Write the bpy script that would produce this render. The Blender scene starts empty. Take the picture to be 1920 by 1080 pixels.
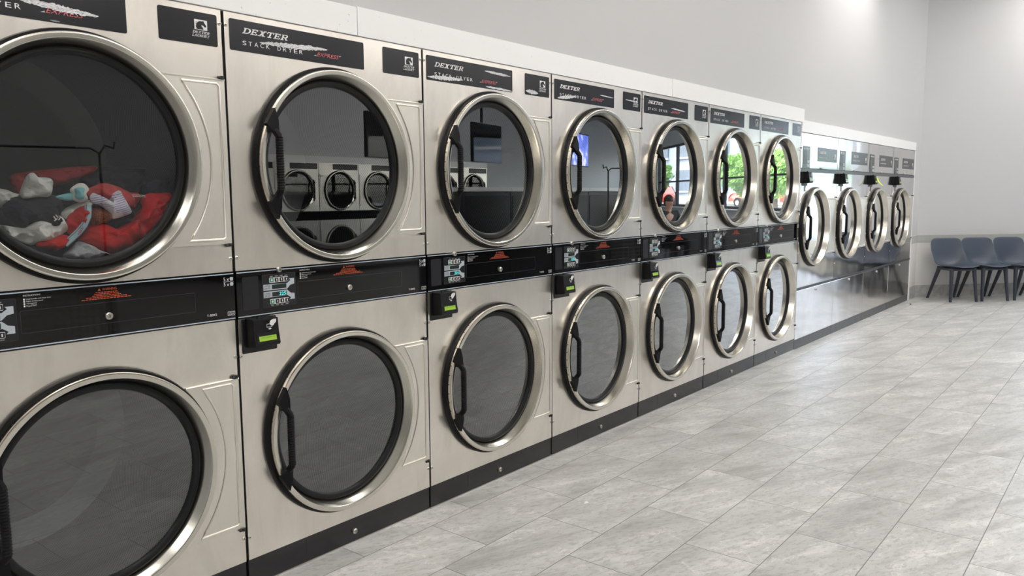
import bpy, bmesh, math, random
from mathutils import Vector, Matrix, noise
R = math.radians
PI = math.pi
S = bpy.context.scene
COL = S.collection
random.seed(7)

# ------------------------------------------------------------------ camera
cam_d = bpy.data.cameras.new('camera')
cam = bpy.data.objects.new('camera', cam_d)
COL.objects.link(cam)
CX, CY, CZ, YAW, PIT, ROL, FPX = -1.5022, -2.4216, 1.3823, 0.67841, -0.115558, -0.007237, 1492.4
fw = Vector((math.cos(YAW)*math.cos(PIT), math.sin(YAW)*math.cos(PIT), math.sin(PIT)))
rt = fw.cross(Vector((0, 0, 1))).normalized()
up = rt.cross(fw)
r2 = rt*math.cos(ROL) + up*math.sin(ROL)
u2 = -rt*math.sin(ROL) + up*math.cos(ROL)
M4 = Matrix(((r2.x, u2.x, -fw.x, CX), (r2.y, u2.y, -fw.y, CY), (r2.z, u2.z, -fw.z, CZ), (0, 0, 0, 1)))
cam.matrix_world = M4
cam_d.sensor_width = 36.0
cam_d.lens = FPX/1920*36.0
cam_d.clip_start = 0.05
S.camera = cam

# ------------------------------------------------------------------ world, sun, exposure
wd = bpy.data.worlds.new('sky')
S.world = wd
wd.use_nodes = True
wn = wd.node_tree
sky = wn.nodes.new('ShaderNodeTexSky')
sky.sky_type = 'NISHITA'
sky.sun_disc = False
sky.sun_elevation = R(48)
sky.sun_rotation = R(200)
sky.air_density = 1.6
sky.dust_density = 3.0
whs = wn.nodes.new('ShaderNodeHueSaturation')
whs.inputs['Saturation'].default_value = 0.45
wn.links.new(sky.outputs[0], whs.inputs['Color'])
wn.links.new(whs.outputs[0], wn.nodes['Background'].inputs[0])
wn.nodes['Background'].inputs[1].default_value = 1.15
sun_d = bpy.data.lights.new('sun', 'SUN')
sun_d.energy = 4.5
sun_d.angle = R(2)
sun_d.color = (1, 0.96, 0.9)
sun = bpy.data.objects.new('sun', sun_d)
COL.objects.link(sun)
sun.rotation_euler = Vector((0.75, -0.35, -0.9)).to_track_quat('-Z', 'Y').to_euler()
S.view_settings.view_transform = 'Standard'
S.view_settings.look = 'None'
S.view_settings.gamma = 1.0
S.view_settings.exposure = 1.0
S.view_settings.use_curve_mapping = False

LAMP = 9.6            # emission of the ceiling panels

# ------------------------------------------------------------------ materials
def mat(name, color=(0.5, 0.5, 0.5), rough=0.5, metal=0.0, spec=0.5, **kw):
    m = bpy.data.materials.new(name)
    m.use_nodes = True
    b = m.node_tree.nodes['Principled BSDF']
    b.inputs['Base Color'].default_value = (*color, 1)
    b.inputs['Roughness'].default_value = rough
    b.inputs['Metallic'].default_value = metal
    b.inputs['Specular IOR Level'].default_value = spec
    for k, v in kw.items():
        b.inputs[k.replace('_', ' ')].default_value = v
    return m

def nd(m, t, **kw):
    n = m.node_tree.nodes.new(t)
    for k, v in kw.items():
        if isinstance(k, str) and k.startswith('i'):
            n.inputs[int(k[1:])].default_value = v
        else:
            setattr(n, k, v)
    return n

def lk(m, a, b):
    m.node_tree.links.new(a, b)

def bsdf(m):
    return m.node_tree.nodes['Principled BSDF']

def math_(m, op, a, b=None, c=None):
    n = m.node_tree.nodes.new('ShaderNodeMath')
    n.operation = op
    for i, v in enumerate((a, b, c)):
        if v is None:
            continue
        if isinstance(v, (int, float)):
            n.inputs[i].default_value = v
        else:
            lk(m, v, n.inputs[i])
    return n.outputs[0]

def mixc(m, fac, a, b):
    n = m.node_tree.nodes.new('ShaderNodeMix')
    n.data_type = 'RGBA'
    for sock, v in ((n.inputs[0], fac), (n.inputs[6], a), (n.inputs[7], b)):
        if isinstance(v, (int, float)):
            sock.default_value = v
        elif isinstance(v, tuple):
            sock.default_value = (*v, 1) if len(v) == 3 else v
        else:
            lk(m, v, sock)
    return n.outputs[2]

def noise_tex(m, vec, scale, detail=4, rough=0.55, dist=0.0):
    n = m.node_tree.nodes.new('ShaderNodeTexNoise')
    n.inputs['Scale'].default_value = scale
    n.inputs['Detail'].default_value = detail
    n.inputs['Roughness'].default_value = rough
    n.inputs['Distortion'].default_value = dist
    if vec is not None:
        lk(m, vec, n.inputs['Vector'])
    return n

def ramp(m, fac, stops):
    n = m.node_tree.nodes.new('ShaderNodeValToRGB')
    cr = n.color_ramp
    while len(cr.elements) < len(stops):
        cr.elements.new(0.5)
    for e, (p, c) in zip(cr.elements, stops):
        e.position = p
        e.color = (*c, 1) if not isinstance(c, (int, float)) else (c, c, c, 1)
    lk(m, fac, n.inputs[0])
    return n.outputs[0]

def coords(m, kind='Object'):
    return m.node_tree.nodes.new('ShaderNodeTexCoord').outputs[kind]

def worldpos(m):
    return m.node_tree.nodes.new('ShaderNodeNewGeometry').outputs['Position']

def mapping(m, vec, scale=(1, 1, 1), rot=(0, 0, 0), loc=(0, 0, 0)):
    n = m.node_tree.nodes.new('ShaderNodeMapping')
    n.inputs['Scale'].default_value = scale
    n.inputs['Rotation'].default_value = rot
    n.inputs['Location'].default_value = loc
    lk(m, vec, n.inputs['Vector'])
    return n.outputs[0]

def bump(m, h, strength=0.2, dist=0.01):
    n = m.node_tree.nodes.new('ShaderNodeBump')
    n.inputs['Strength'].default_value = strength
    n.inputs['Distance'].default_value = dist
    lk(m, h, n.inputs['Height'])
    lk(m, n.outputs[0], bsdf(m).inputs['Normal'])

def steel(name, c0, c1, r0, r1, wave=0.0, grain=0.05):
    m = mat(name, c0, r0, 1.0)
    w = worldpos(m)
    n1 = noise_tex(m, w, 3.0, 5, 0.6, 0.4)
    n2 = noise_tex(m, mapping(m, w, (2, 2, 220)), 3.0, 2)
    n4 = noise_tex(m, mapping(m, w, (5, 5, 1.6)), 1.3, 6, 0.65, 0.8)
    c_ = mixc(m, ramp(m, n1.outputs[0], [(0.3, 0.0), (0.75, 1.0)]), c0, c1)
    c_ = mixc(m, math_(m, 'MULTIPLY', ramp(m, n4.outputs[0], [(0.45, 0.0), (0.75, 1.0)]), 0.50), c_, tuple(v*0.78 for v in c1))
    lk(m, c_, bsdf(m).inputs['Base Color'])
    rr = math_(m, 'MULTIPLY_ADD', n1.outputs[0], r1-r0, r0)
    rr = math_(m, 'MULTIPLY_ADD', n2.outputs[0], grain, rr)
    lk(m, rr, bsdf(m).inputs['Roughness'])
    if wave:
        n3 = noise_tex(m, w, 2.2, 1)
        bump(m, n3.outputs[0], wave, 0.05)
    return m

STEEL = steel('brushed_steel', (0.89, 0.84, 0.775), (0.81, 0.755, 0.69), 0.19, 0.37, 0.16, 0.06)
PLATE = steel('stamped_steel', (0.86, 0.82, 0.76), (0.80, 0.76, 0.69), 0.28, 0.40, 0.0, 0.06)
WSTEEL = steel('polished_steel', (0.74, 0.725, 0.72), (0.70, 0.69, 0.68), 0.06, 0.13, 0.12, 0.02)
RING = mat('ring_steel', (0.68, 0.65, 0.585), 0.22, 1.0)
bsdf(RING).inputs['Anisotropic'].default_value = 0.75
tg = nd(RING, 'ShaderNodeTangent', direction_type='RADIAL', axis='Y')
lk(RING, tg.outputs[0], bsdf(RING).inputs['Tangent'])
SCREWM = mat('screw_metal', (0.62, 0.6, 0.56), 0.3, 1.0)
BLACK = mat('gloss_black', (0.0035, 0.0035, 0.004), 0.04, 0.0, 0.4)
PLINTH = mat('plinth_black', (0.012, 0.012, 0.014), 0.16, 0.0, 0.5)
PANELB = mat('label_black', (0.012, 0.012, 0.016), 0.22, 0.0, 0.5)
MATB = mat('matt_black', (0.006, 0.006, 0.007), 0.45)
RUBBER = mat('rubber_black', (0.005, 0.005, 0.006), 0.40, 0, 0.25)
GASKET = mat('grey_gasket', (0.009, 0.010, 0.011), 0.40, 0, 0.25)
HANDLE = mat('handle_plastic', (0.004, 0.004, 0.005), 0.5, 0, 0.16)
GREYB = mat('grey_label', (0.10, 0.10, 0.11), 0.2)
RAILG = mat('dark_rail', (0.035, 0.036, 0.045), 0.3)
INK = mat('white_ink', (0.75, 0.75, 0.76), 0.5)
INKG = mat('grey_ink', (0.42, 0.46, 0.50), 0.4)
REDINK = mat('red_ink', (0.60, 0.13, 0.14), 0.5)
ORINK = mat('orange_ink', (0.62, 0.10, 0.035), 0.5)
LINEM = mat('pale_line', (0.42, 0.48, 0.56), 0.35)
EDGE = mat('black_edge', (0.005, 0.005, 0.006), 0.5)
GRNBTN = mat('green_button', (0.03, 0.22, 0.12), 0.4)
LCDW = mat('white_lcd', (0.5, 0.55, 0.5), 0.15)
TRIM = mat('white_board', (0.88, 0.88, 0.88), 0.35)
nt = noise_tex(TRIM, mapping(TRIM, worldpos(TRIM), (1, 1, 1)), 90, 1)
lk(TRIM, mixc(TRIM, ramp(TRIM, nt.outputs[0], [(0.76, 0.0), (0.80, 1.0)]), (0.86, 0.86, 0.86), (0.62, 0.61, 0.6)), bsdf(TRIM).inputs['Base Color'])

def emit(name, color, strength):
    m = mat(name, (0, 0, 0), 0.3)
    bsdf(m).inputs['Emission Color'].default_value = (*color, 1)
    bsdf(m).inputs['Emission Strength'].default_value = strength
    return m
LCD = emit('green_lcd', (0.34, 0.56, 0.04), 0.42)
LED = emit('cyan_digits', (0.1, 0.85, 0.8), 1.1)
DIMLCD = mat('dim_display', (0.02, 0.03, 0.03), 0.2)
PANEL_E = emit('lamp_panel', (1.0, 0.965, 0.91), LAMP)
LCDINK = mat('lcd_ink', (0.05, 0.2, 0.02), 0.5)

# worn streak scraped through the label
SCUFF = mat('scuffed_label', (0.6, 0.6, 0.62), 0.5)
sn = noise_tex(SCUFF, mapping(SCUFF, worldpos(SCUFF), (60, 60, 500), (0, R(8), 0)), 3, 4)
lk(SCUFF, mixc(SCUFF, ramp(SCUFF, sn.outputs[0], [(0.40, 0.0), (0.52, 1.0)]), (0.22, 0.22, 0.24), (0.78, 0.78, 0.80)), bsdf(SCUFF).inputs['Base Color'])

def glass_mat(name, tint, gain, ior=1.5):
    m = bpy.data.materials.new(name)
    m.use_nodes = True
    t = m.node_tree
    t.nodes.remove(t.nodes['Principled BSDF'])
    tr = nd(m, 'ShaderNodeBsdfTransparent')
    tr.inputs[0].default_value = (*tint, 1)
    gl = nd(m, 'ShaderNodeBsdfGlossy')
    gl.inputs['Roughness'].default_value = 0.0
    gl.inputs[0].default_value = (0.95, 0.97, 0.98, 1)
    fr = nd(m, 'ShaderNodeLayerWeight')
    fr.inputs[0].default_value = 0.5
    f = math_(m, 'MULTIPLY_ADD', math_(m, 'POWER', fr.outputs['Facing'], 4.0), 0.95, 0.05)   # Schlick, both faces of the pane
    f = math_(m, 'MULTIPLY', f, gain)
    f = math_(m, 'MINIMUM', f, 0.95)
    mx = nd(m, 'ShaderNodeMixShader')
    lk(m, f, mx.inputs[0]); lk(m, tr.outputs[0], mx.inputs[1]); lk(m, gl.outputs[0], mx.inputs[2])
    lk(m, mx.outputs[0], t.nodes['Material Output'].inputs[0])
    return m
GLASS = glass_mat('door_glass', (0.86, 0.88, 0.88), 3.1)
WINGLASS = glass_mat('window_glass', (0.9, 0.93, 0.95), 1.2)

# perforated drum
DRUM = mat('perforated_drum', (0.30, 0.31, 0.31), 0.45, 0.7)
sp = nd(DRUM, 'ShaderNodeSeparateXYZ'); lk(DRUM, coords(DRUM), sp.inputs[0])
ang = math_(DRUM, 'ARCTAN2', sp.outputs[2], sp.outputs[0])
uu = math_(DRUM, 'MULTIPLY', ang, 0.395*2*PI/0.0135)
vv = math_(DRUM, 'MULTIPLY', sp.outputs[1], 2*PI/0.0125)
a1 = math_(DRUM, 'SINE', math_(DRUM, 'MULTIPLY', math_(DRUM, 'ADD', uu, vv), 0.5))
a2 = math_(DRUM, 'SINE', math_(DRUM, 'MULTIPLY', math_(DRUM, 'SUBTRACT', uu, vv), 0.5))
hh = math_(DRUM, 'ABSOLUTE', math_(DRUM, 'MULTIPLY', a1, a2))
lk(DRUM, mixc(DRUM, ramp(DRUM, hh, [(0.30, 0.0), (0.45, 1.0)]), (0.105, 0.11, 0.112), (0.012, 0.016, 0.016)), bsdf(DRUM).inputs['Base Color'])
DRUMB = mat('drum_back', (0.085, 0.09, 0.09), 0.4, 0.7)

# floor: porcelain tiles in a stepped bond
FLOOR = mat('porcelain_tile', (0.5, 0.5, 0.49), 0.3)
wp = worldpos(FLOOR)
sx = nd(FLOOR, 'ShaderNodeSeparateXYZ'); lk(FLOOR, wp, sx.inputs[0])
TW, TL = 0.306, 0.614
row = math_(FLOOR, 'DIVIDE', math_(FLOOR, 'SUBTRACT', -0.13, sx.outputs[1]), TW)
rowi = math_(FLOOR, 'FLOOR', row)
rowf = math_(FLOOR, 'SUBTRACT', row, rowi)
xs = math_(FLOOR, 'SUBTRACT', math_(FLOOR, 'SUBTRACT', sx.outputs[0], 0.178), math_(FLOOR, 'MULTIPLY', rowi, 0.37))
cl = math_(FLOOR, 'DIVIDE', xs, TL)
cli = math_(FLOOR, 'FLOOR', cl)
clf = math_(FLOOR, 'SUBTRACT', cl, cli)
def edge(f, size, w):
    d = math_(FLOOR, 'MINIMUM', f, math_(FLOOR, 'SUBTRACT', 1.0, f))
    return math_(FLOOR, 'LESS_THAN', d, w/size)
grout = math_(FLOOR, 'MAXIMUM', edge(rowf, TW, 0.0018), edge(clf, TL, 0.0017))
idv = nd(FLOOR, 'ShaderNodeCombineXYZ'); lk(FLOOR, rowi, idv.inputs[0]); lk(FLOOR, cli, idv.inputs[1])
wn_ = nd(FLOOR, 'ShaderNodeTexWhiteNoise', noise_dimensions='3D'); lk(FLOOR, idv.outputs[0], wn_.inputs['Vector'])
off = nd(FLOOR, 'ShaderNodeVectorMath', operation='MULTIPLY_ADD')
lk(FLOOR, wn_.outputs['Color'], off.inputs[0]); off.inputs[1].default_value = (14, 14, 14); lk(FLOOR, wp, off.inputs[2])
tv = off.outputs[0]
tvr = mapping(FLOOR, tv, (1, 1, 1), (0, 0, R(24)))
tv2 = mapping(FLOOR, tvr, (0.7, 3.0, 1))
nA = noise_tex(FLOOR, tv2, 2.6, 10, 0.66, 0.35)
nB = noise_tex(FLOOR, mapping(FLOOR, tvr, (.7, 1.5, 1)), 38, 6, 0.75, 0.3)
nV = noise_tex(FLOOR, mapping(FLOOR, tvr, (0.8, 1.5, 1)), 2.0, 9, 0.62, 0.25)
vein = ramp(FLOOR, math_(FLOOR, 'ABSOLUTE', math_(FLOOR, 'SUBTRACT', nV.outputs[0], 0.5)), [(0.0, 0.9), (0.0025, 0.5), (0.006, 0.0)])
vein = math_(FLOOR, 'MULTIPLY', vein, ramp(FLOOR, nA.outputs[0], [(0.44, 0.0), (0.52, 1.0)]))
c1 = ramp(FLOOR, nA.outputs[0], [(0.30, (0.33, 0.328, 0.318)), (0.45, (0.48, 0.48, 0.468)), (0.56, (0.545, 0.547, 0.535)), (0.66, (0.66, 0.655, 0.64))])
c2 = mixc(FLOOR, math_(FLOOR, 'MULTIPLY', ramp(FLOOR, nB.outputs[0], [(0.40, 1.0), (0.50, 0.0)]), 0.5), c1, (0.27, 0.26, 0.25))
c3 = mixc(FLOOR, math_(FLOOR, 'MULTIPLY', vein, 0.75), c2, (0.80, 0.78, 0.74))
hsv = nd(FLOOR, 'ShaderNodeHueSaturation'); lk(FLOOR, c3, hsv.inputs['Color'])
lk(FLOOR, math_(FLOOR, 'MULTIPLY_ADD', wn_.outputs['Value'], 0.13, 0.94), hsv.inputs['Value'])
lk(FLOOR, mixc(FLOOR, grout, hsv.outputs[0], (0.15, 0.147, 0.14)), bsdf(FLOOR).inputs['Base Color'])
lk(FLOOR, math_(FLOOR, 'MULTIPLY_ADD', nB.outputs[0], 0.25, 0.22), bsdf(FLOOR).inputs['Roughness'])
hgt = math_(FLOOR, 'SUBTRACT', math_(FLOOR, 'MULTIPLY', nB.outputs[0], 0.25), grout)
bump(FLOOR, hgt, 0.25, 0.002)

def paint(name, c, r=0.6, sc=40, s=0.03):
    m = mat(name, c, r)
    n = noise_tex(m, worldpos(m), sc, 3)
    bump(m, n.outputs[0], s, 0.01)
    return m
WALLP = paint('painted_wall', (0.545, 0.545, 0.55))
SILLP = paint('sill_paint', (0.42, 0.42, 0.42))
DARKW = paint('dimmed_reflection_wall', (0.16, 0.16, 0.165))  # unseen wall part, darkened to keep the nearest door's mirror image dim
WAINS = paint('wainscot_panel', (0.70, 0.69, 0.675), 0.35)
BANDT = paint('grey_tile_band', (0.42, 0.43, 0.415), 0.3)
CEILM = paint('ceiling_paint', (0.75, 0.75, 0.75), 0.7)
BASET = mat('baseboard_tile', (0.42, 0.42, 0.41), 0.3)
bw = worldpos(BASET)
bn = noise_tex(BASET, bw, 9, 7, 0.65, 1.0)
lk(BASET, ramp(BASET, bn.outputs[0], [(0.3, (0.30, 0.295, 0.285)), (0.55, (0.46, 0.455, 0.44)), (0.7, (0.56, 0.55, 0.53))]), bsdf(BASET).inputs['Base Color'])
CHAIR = mat('blue_grey_plastic', (0.052, 0.068, 0.098), 0.42)
CHLEG = mat('chair_leg_plastic', (0.030, 0.037, 0.050), 0.45)

# ------------------------------------------------------------------ mesh helpers
class MB:
    def __init__(s):
        s.v = []; s.f = []; s.m = []; s.mats = []
    def mi(s, m):
        if m not in s.mats:
            s.mats.append(m)
        return s.mats.index(m)
    def add(s, vs, fs, m):
        o = len(s.v); k = s.mi(m)
        s.v += [tuple(v) for v in vs]
        for f in fs:
            s.f.append(tuple(i+o for i in f)); s.m.append(k)
    def box(s, x0, x1, y0, y1, z0, z1, m):
        s.add([(x0,y0,z0),(x1,y0,z0),(x1,y1,z0),(x0,y1,z0),(x0,y0,z1),(x1,y0,z1),(x1,y1,z1),(x0,y1,z1)],
              [(0,3,2,1),(4,5,6,7),(0,1,5,4),(1,2,6,5),(2,3,7,6),(3,0,4,7)], m)
    def prism(s, pts, y0, y1, m):
        # outline in XZ counter-clockwise as seen from -Y, front at y0
        n = len(pts)
        s.add([(x, y0, z) for x, z in pts] + [(x, y1, z) for x, z in pts],
              [tuple(range(n)), tuple(range(2*n-1, n-1, -1))] + [(i, i+n, (i+1) % n+n, (i+1) % n) for i in range(n)], m)
    def quad(s, pts, m):
        s.add(pts, [tuple(range(len(pts)))], m)
    def revolve(s, prof, c, m, n=72, a0=0, a1=2*PI):
        # profile of (radius, y) turned about the Y axis through c=(x,z); outside first
        full = abs(a1-a0-2*PI) < 1e-6
        k = len(prof); cnt = n if full else n+1
        vs = []
        for i in range(cnt):
            a = a0+(a1-a0)*i/n
            for r, y in prof:
                vs.append((c[0]+r*math.cos(a), y, c[1]+r*math.sin(a)))
        fs = []
        for i in range(n):
            j = (i+1) % cnt
            for q in range(k-1):
                fs.append((i*k+q, i*k+q+1, j*k+q+1, j*k+q))
        s.add(vs, fs, m)
    def disc(s, c, r, y, m, n=72, flip=False):
        ids = list(range(n))
        s.add([(c[0]+r*math.cos(2*PI*i/n), y, c[1]+r*math.sin(2*PI*i/n)) for i in range(n)], [tuple(ids[::-1] if flip else ids)], m)
    def tube(s, path, r, m, n=8, closed=False, caps=True):
        P = [Vector(p) for p in path]; k = len(P)
        rs = r if isinstance(r, (list, tuple)) else [r]*k
        vs = []; prev = None
        for i, p in enumerate(P):
            if closed:
                t = (P[(i+1) % k]-P[i-1]).normalized()
            else:
                t = (P[min(i+1, k-1)]-P[max(i-1, 0)]).normalized()
            if prev is None:
                a = Vector((0, 1, 0)) if abs(t.y) < 0.9 else Vector((0, 0, 1))
                prev = (a-t*a.dot(t)).normalized()
            nrm = (prev-t*prev.dot(t)).normalized(); prev = nrm
            b = t.cross(nrm)
            for j in range(n):
                q = 2*PI*j/n
                vs.append(p+(nrm*math.cos(q)+b*math.sin(q))*rs[i])
        fs = []
        for i in range(k if closed else k-1):
            i2 = (i+1) % k
            for j in range(n):
                j2 = (j+1) % n
                fs.append((i*n+j, i*n+j2, i2*n+j2, i2*n+j))
        if caps and not closed:
            fs.append(tuple(range(n-1, -1, -1))); fs.append(tuple((k-1)*n+j for j in range(n)))
        s.add(vs, fs, m)
    def frame(s, outer, inner, y, m):
        n = len(outer)
        s.add([(x, y, z) for x, z in outer]+[(x, y, z) for x, z in inner], [(i, (i+1) % n, (i+1) % n+n, i+n) for i in range(n)], m)
    def build(s, name, parent=None, loc=(0, 0, 0), smooth=None, bevel=0.0, rot=0.0, seg=2, recalc=True):
        me = bpy.data.meshes.new(name)
        L = Vector(loc)
        me.from_pydata([tuple(Vector(v)-L) for v in s.v], [], s.f)
        for m in s.mats:
            me.materials.append(m)
        me.polygons.foreach_set('material_index', s.m)
        if recalc:
            bm = bmesh.new(); bm.from_mesh(me)
            bmesh.ops.recalc_face_normals(bm, faces=bm.faces)
            bm.to_mesh(me); bm.free()
        if smooth is not None:
            me.polygons.foreach_set('use_smooth', [True]*len(me.polygons))
            me.set_sharp_from_angle(angle=R(smooth))
        me.update()
        o = bpy.data.objects.new(name, me)
        COL.objects.link(o)
        o.location = loc; o.rotation_euler = (0, 0, rot)
        if parent: o.parent = parent
        if bevel:
            b = o.modifiers.new('bevel', 'BEVEL'); b.width = bevel; b.segments = seg; b.limit_method = 'ANGLE'; b.angle_limit = R(40)
        return o

def rrect(x0, x1, z0, z1, r, n=5):
    pts = []
    for cx, cz, a in ((x1-r, z0+r, -PI/2), (x1-r, z1-r, 0), (x0+r, z1-r, PI/2), (x0+r, z0+r, PI)):
        for i in range(n+1):
            q = a+PI/2*i/n
            pts.append((cx+r*math.cos(q), cz+r*math.sin(q)))
    return pts

_tc = {}
def textmesh(body):
    if body not in _tc:
        cu = bpy.data.curves.new('t', 'FONT'); cu.body = body; cu.resolution_u = 3
        o = bpy.data.objects.new('t', cu); COL.objects.link(o)
        dg = bpy.context.evaluated_depsgraph_get()
        me = o.evaluated_get(dg).to_mesh()
        vs = [(v.co.x, v.co.y) for v in me.vertices]; fs = [tuple(p.vertices) for p in me.polygons]
        o.evaluated_get(dg).to_mesh_clear()
        bpy.data.objects.remove(o); bpy.data.curves.remove(cu)
        x0 = min(v[0] for v in vs); x1 = max(v[0] for v in vs); y0 = min(v[1] for v in vs); y1 = max(v[1] for v in vs)
        _tc[body] = ([((x-x0)/(x1-x0), (y-y0)/(y1-y0)) for x, y in vs], fs)
    return _tc[body]

def text(mb, body, x0, x1, z0, z1, y, m, shear=0.0):
    vs, fs = textmesh(body)
    h = z1-z0
    w = x1-x0-shear*h
    mb.add([(x0+u*w+shear*v*h, y, z0+v*h) for u, v in vs], fs, m)

def tag(o, label=None, cat=None, group=None, kind=None):
    if label: o['label'] = label
    if cat: o['category'] = cat
    if group: o['group'] = group
    if kind: o['kind'] = kind
    return o

def empty(name, loc, rz=0.0):
    o = bpy.data.objects.new(name, None); COL.objects.link(o)
    o.empty_display_size = 0.2
    o.location = loc; o.rotation_euler = (0, 0, rz)
    return o

def copy_tree(o, parent=None):
    c = o.copy(); COL.objects.link(c)
    if parent: c.parent = parent
    for ch in list(o.children):
        copy_tree(ch, c)
    return c

def struct(o):
    o['kind'] = 'structure'
    return o

# ------------------------------------------------------------------ slab-serif italic letters
def glyph(ch):
    q = lambda x0, x1, y0, y1: [(x0, y0), (x1, y0), (x1, y1), (x0, y1)]
    def bowl(x, xr, yb, yt, t, tx, n=10):
        cy = (yb+yt)/2; ry = (yt-yb)/2; rx = min(ry*1.1, (xr-x)*0.8)
        out = [(x, yt)]+[(xr-rx+rx*math.sin(PI*i/n), cy+ry*math.cos(PI*i/n)) for i in range(n+1)]+[(x, yb)]
        inn = [(x, yt-t)]+[(xr-rx+(rx-tx)*math.sin(PI*i/n), cy+(ry-t)*math.cos(PI*i/n)) for i in range(n+1)]+[(x, yb+t)]
        return [[out[i], inn[i], inn[i+1], out[i+1]] for i in range(len(out)-1)]
    if ch == 'D': return [q(.10, .32, 0, 1), q(0, .45, 0, .15), q(0, .45, .85, 1)]+bowl(.3, 1.0, 0, 1, .15, .22), 1.0
    if ch == 'E': return [q(.10, .32, 0, 1), q(0, .85, 0, .15), q(0, .82, .85, 1), q(.3, .6, .43, .57), q(.55, .65, .33, .67), q(.74, .85, .0, .33), q(.72, .82, .67, 1)], .92
    if ch == 'X': return [[(.08, 0), (.34, 0), (.92, 1), (.66, 1)], [(.62, 0), (.90, 0), (.38, 1), (.10, 1)], q(0, .42, 0, .13), q(.54, 1, 0, .13), q(0, .44, .87, 1), q(.58, 1, .87, 1)], 1.06
    if ch == 'T': return [q(.36, .58, 0, 1), q(.2, .74, 0, .14), q(0, .94, .85, 1), q(0, .11, .62, 1), q(.83, .94, .62, 1)], .98
    if ch == 'R': return [q(.10, .32, 0, 1), q(0, .45, 0, .14), q(0, .4, .86, 1)]+bowl(.3, .9, .43, 1, .13, .2)+[[(.45, .48), (.72, 0), (1.0, 0), (.7, .5)], q(.7, 1.02, 0, .13)], 1.05
    if ch == 'L': return [q(.10, .32, 0, 1), q(0, .45, .86, 1), q(0, .85, 0, .15), q(.73, .85, 0, .35)], .92
    if ch == 'A': return [[(.06, 0), (.26, 0), (.58, 1), (.40, 1)], [(.66, 0), (.94, 0), (.64, 1), (.40, 1)], q(.3, .72, .28, .4), q(0, .36, 0, .12), q(.56, 1.04, 0, .12)], 1.06
    if ch == 'U': return [q(.10, .30, .2, 1), q(.68, .84, .2, 1), q(0, .42, .87, 1), q(.56, .95, .87, 1), [(.10, .2), (.25, 0), (.70, 0), (.84, .2)], q(.2, .76, 0, .14)], 1.0
    if ch == 'N': return [q(.12, .26, 0, 1), q(.74, .88, 0, 1), [(.12, 1), (.34, 1), (.88, 0), (.68, 0)], q(0, .4, 0, .12), q(0, .3, .88, 1), q(.6, 1.0, .88, 1)], 1.04
    if ch == 'Y': return [[(.06, 1), (.32, 1), (.58, .45), (.40, .45)], [(.72, 1), (.92, 1), (.6, .45), (.42, .45)], q(.39, .61, 0, .5), q(.22, .78, 0, .13), q(0, .4, .88, 1), q(.6, 1.0, .88, 1)], 1.0
def slab(mb, word, x0, x1, z0, z1, y, m, shear=0.35):
    gl = [glyph(c) for c in word]
    tot = sum(w+0.06 for _, w in gl)
    h = z1-z0; sc = (x1-x0-shear*h)/tot
    x = x0
    for polys, w in gl:
        for P in polys:
            mb.quad([(x+a*sc+shear*b*h, y, z0+b*h) for a, b in P], m)
        x += (w+0.06)*sc

def streak(mb, x0, x1, zc, h, y, m, seed, slope=0.0):
    rd = random.Random(seed); n = 46
    top = []; bot = []
    for i in range(n+1):
        t = i/n; e = math.sin(PI*min(1, max(0, t)))**0.55
        x = x0+(x1-x0)*t; z = zc+slope*(t-0.5)
        top.append((x+rd.uniform(-.002, .002), z+h*0.5*e*rd.uniform(0.55, 1.1)))
        bot.append((x+rd.uniform(-.002, .002), z-h*0.5*e*rd.uniform(0.55, 1.1)))
    for i in range(n):
        mb.quad([(bot[i][0], y, bot[i][1]), (bot[i+1][0], y, bot[i+1][1]), (top[i+1][0], y, top[i+1][1]), (top[i][0], y, top[i][1])], m)

# ------------------------------------------------------------------ shared machine parts
W = 0.9154
def panel_hole(mb, x0, x1, z0, z1, c, r, y, m, n=96):
    ang = [2*PI*i/n for i in range(n)]
    for px, pz in ((x0, z0), (x1, z0), (x1, z1), (x0, z1)):
        ang.append(math.atan2(pz-c[1], px-c[0]) % (2*PI))
    ang.sort()
    outer = []
    for a in ang:
        dx, dz = math.cos(a), math.sin(a); t = 1e9
        if dx > 1e-9: t = min(t, (x1-c[0])/dx)
        if dx < -1e-9: t = min(t, (x0-c[0])/dx)
        if dz > 1e-9: t = min(t, (z1-c[1])/dz)
        if dz < -1e-9: t = min(t, (z0-c[1])/dz)
        outer.append((c[0]+t*dx, c[1]+t*dz))
    inner = [(c[0]+r*math.cos(a), c[1]+r*math.sin(a)) for a in ang]
    mb.frame(outer, inner, y, m)
    k = len(outer)
    for ring, rev in ((outer, 0), (inner, 1)):
        mb.add([(x, y, z) for x, z in ring]+[(x, y+0.012, z) for x, z in ring], [(i, i+k, (i+1) % k+k, (i+1) % k) for i in range(k)], m)

def screw(parent, x, z, y=0.0, r=0.0065):
    mb = MB()
    mb.revolve([(r, y+.001), (r, y-.002), (r*.7, y-.0035), (0.0001, y-.004)], (x, z), SCREWM, 12)
    mb.revolve([(r*.35, y-.0041), (0.0001, y-.0041)], (x, z), MATB, 6)
    return mb.build('screw', parent, (x, y, z), smooth=40)

def lock(parent, x, z, y, name='lock', r=0.011):
    mb = MB()
    mb.revolve([(r, y+.001), (r, y-.008), (r*.8, y-.010), (r*.72, y-.010), (r*.66, y-.008), (r*.4, y-.008), (r*.36, y-.011), (0.0001, y-.011)], (x, z), SCREWM, 20)
    mb.box(x-.0012, x+.0012, y-.0118, y-.0105, z-.0045, z+.0045, MATB)
    return mb.build(name, parent, (x, y, z), smooth=40)

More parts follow.
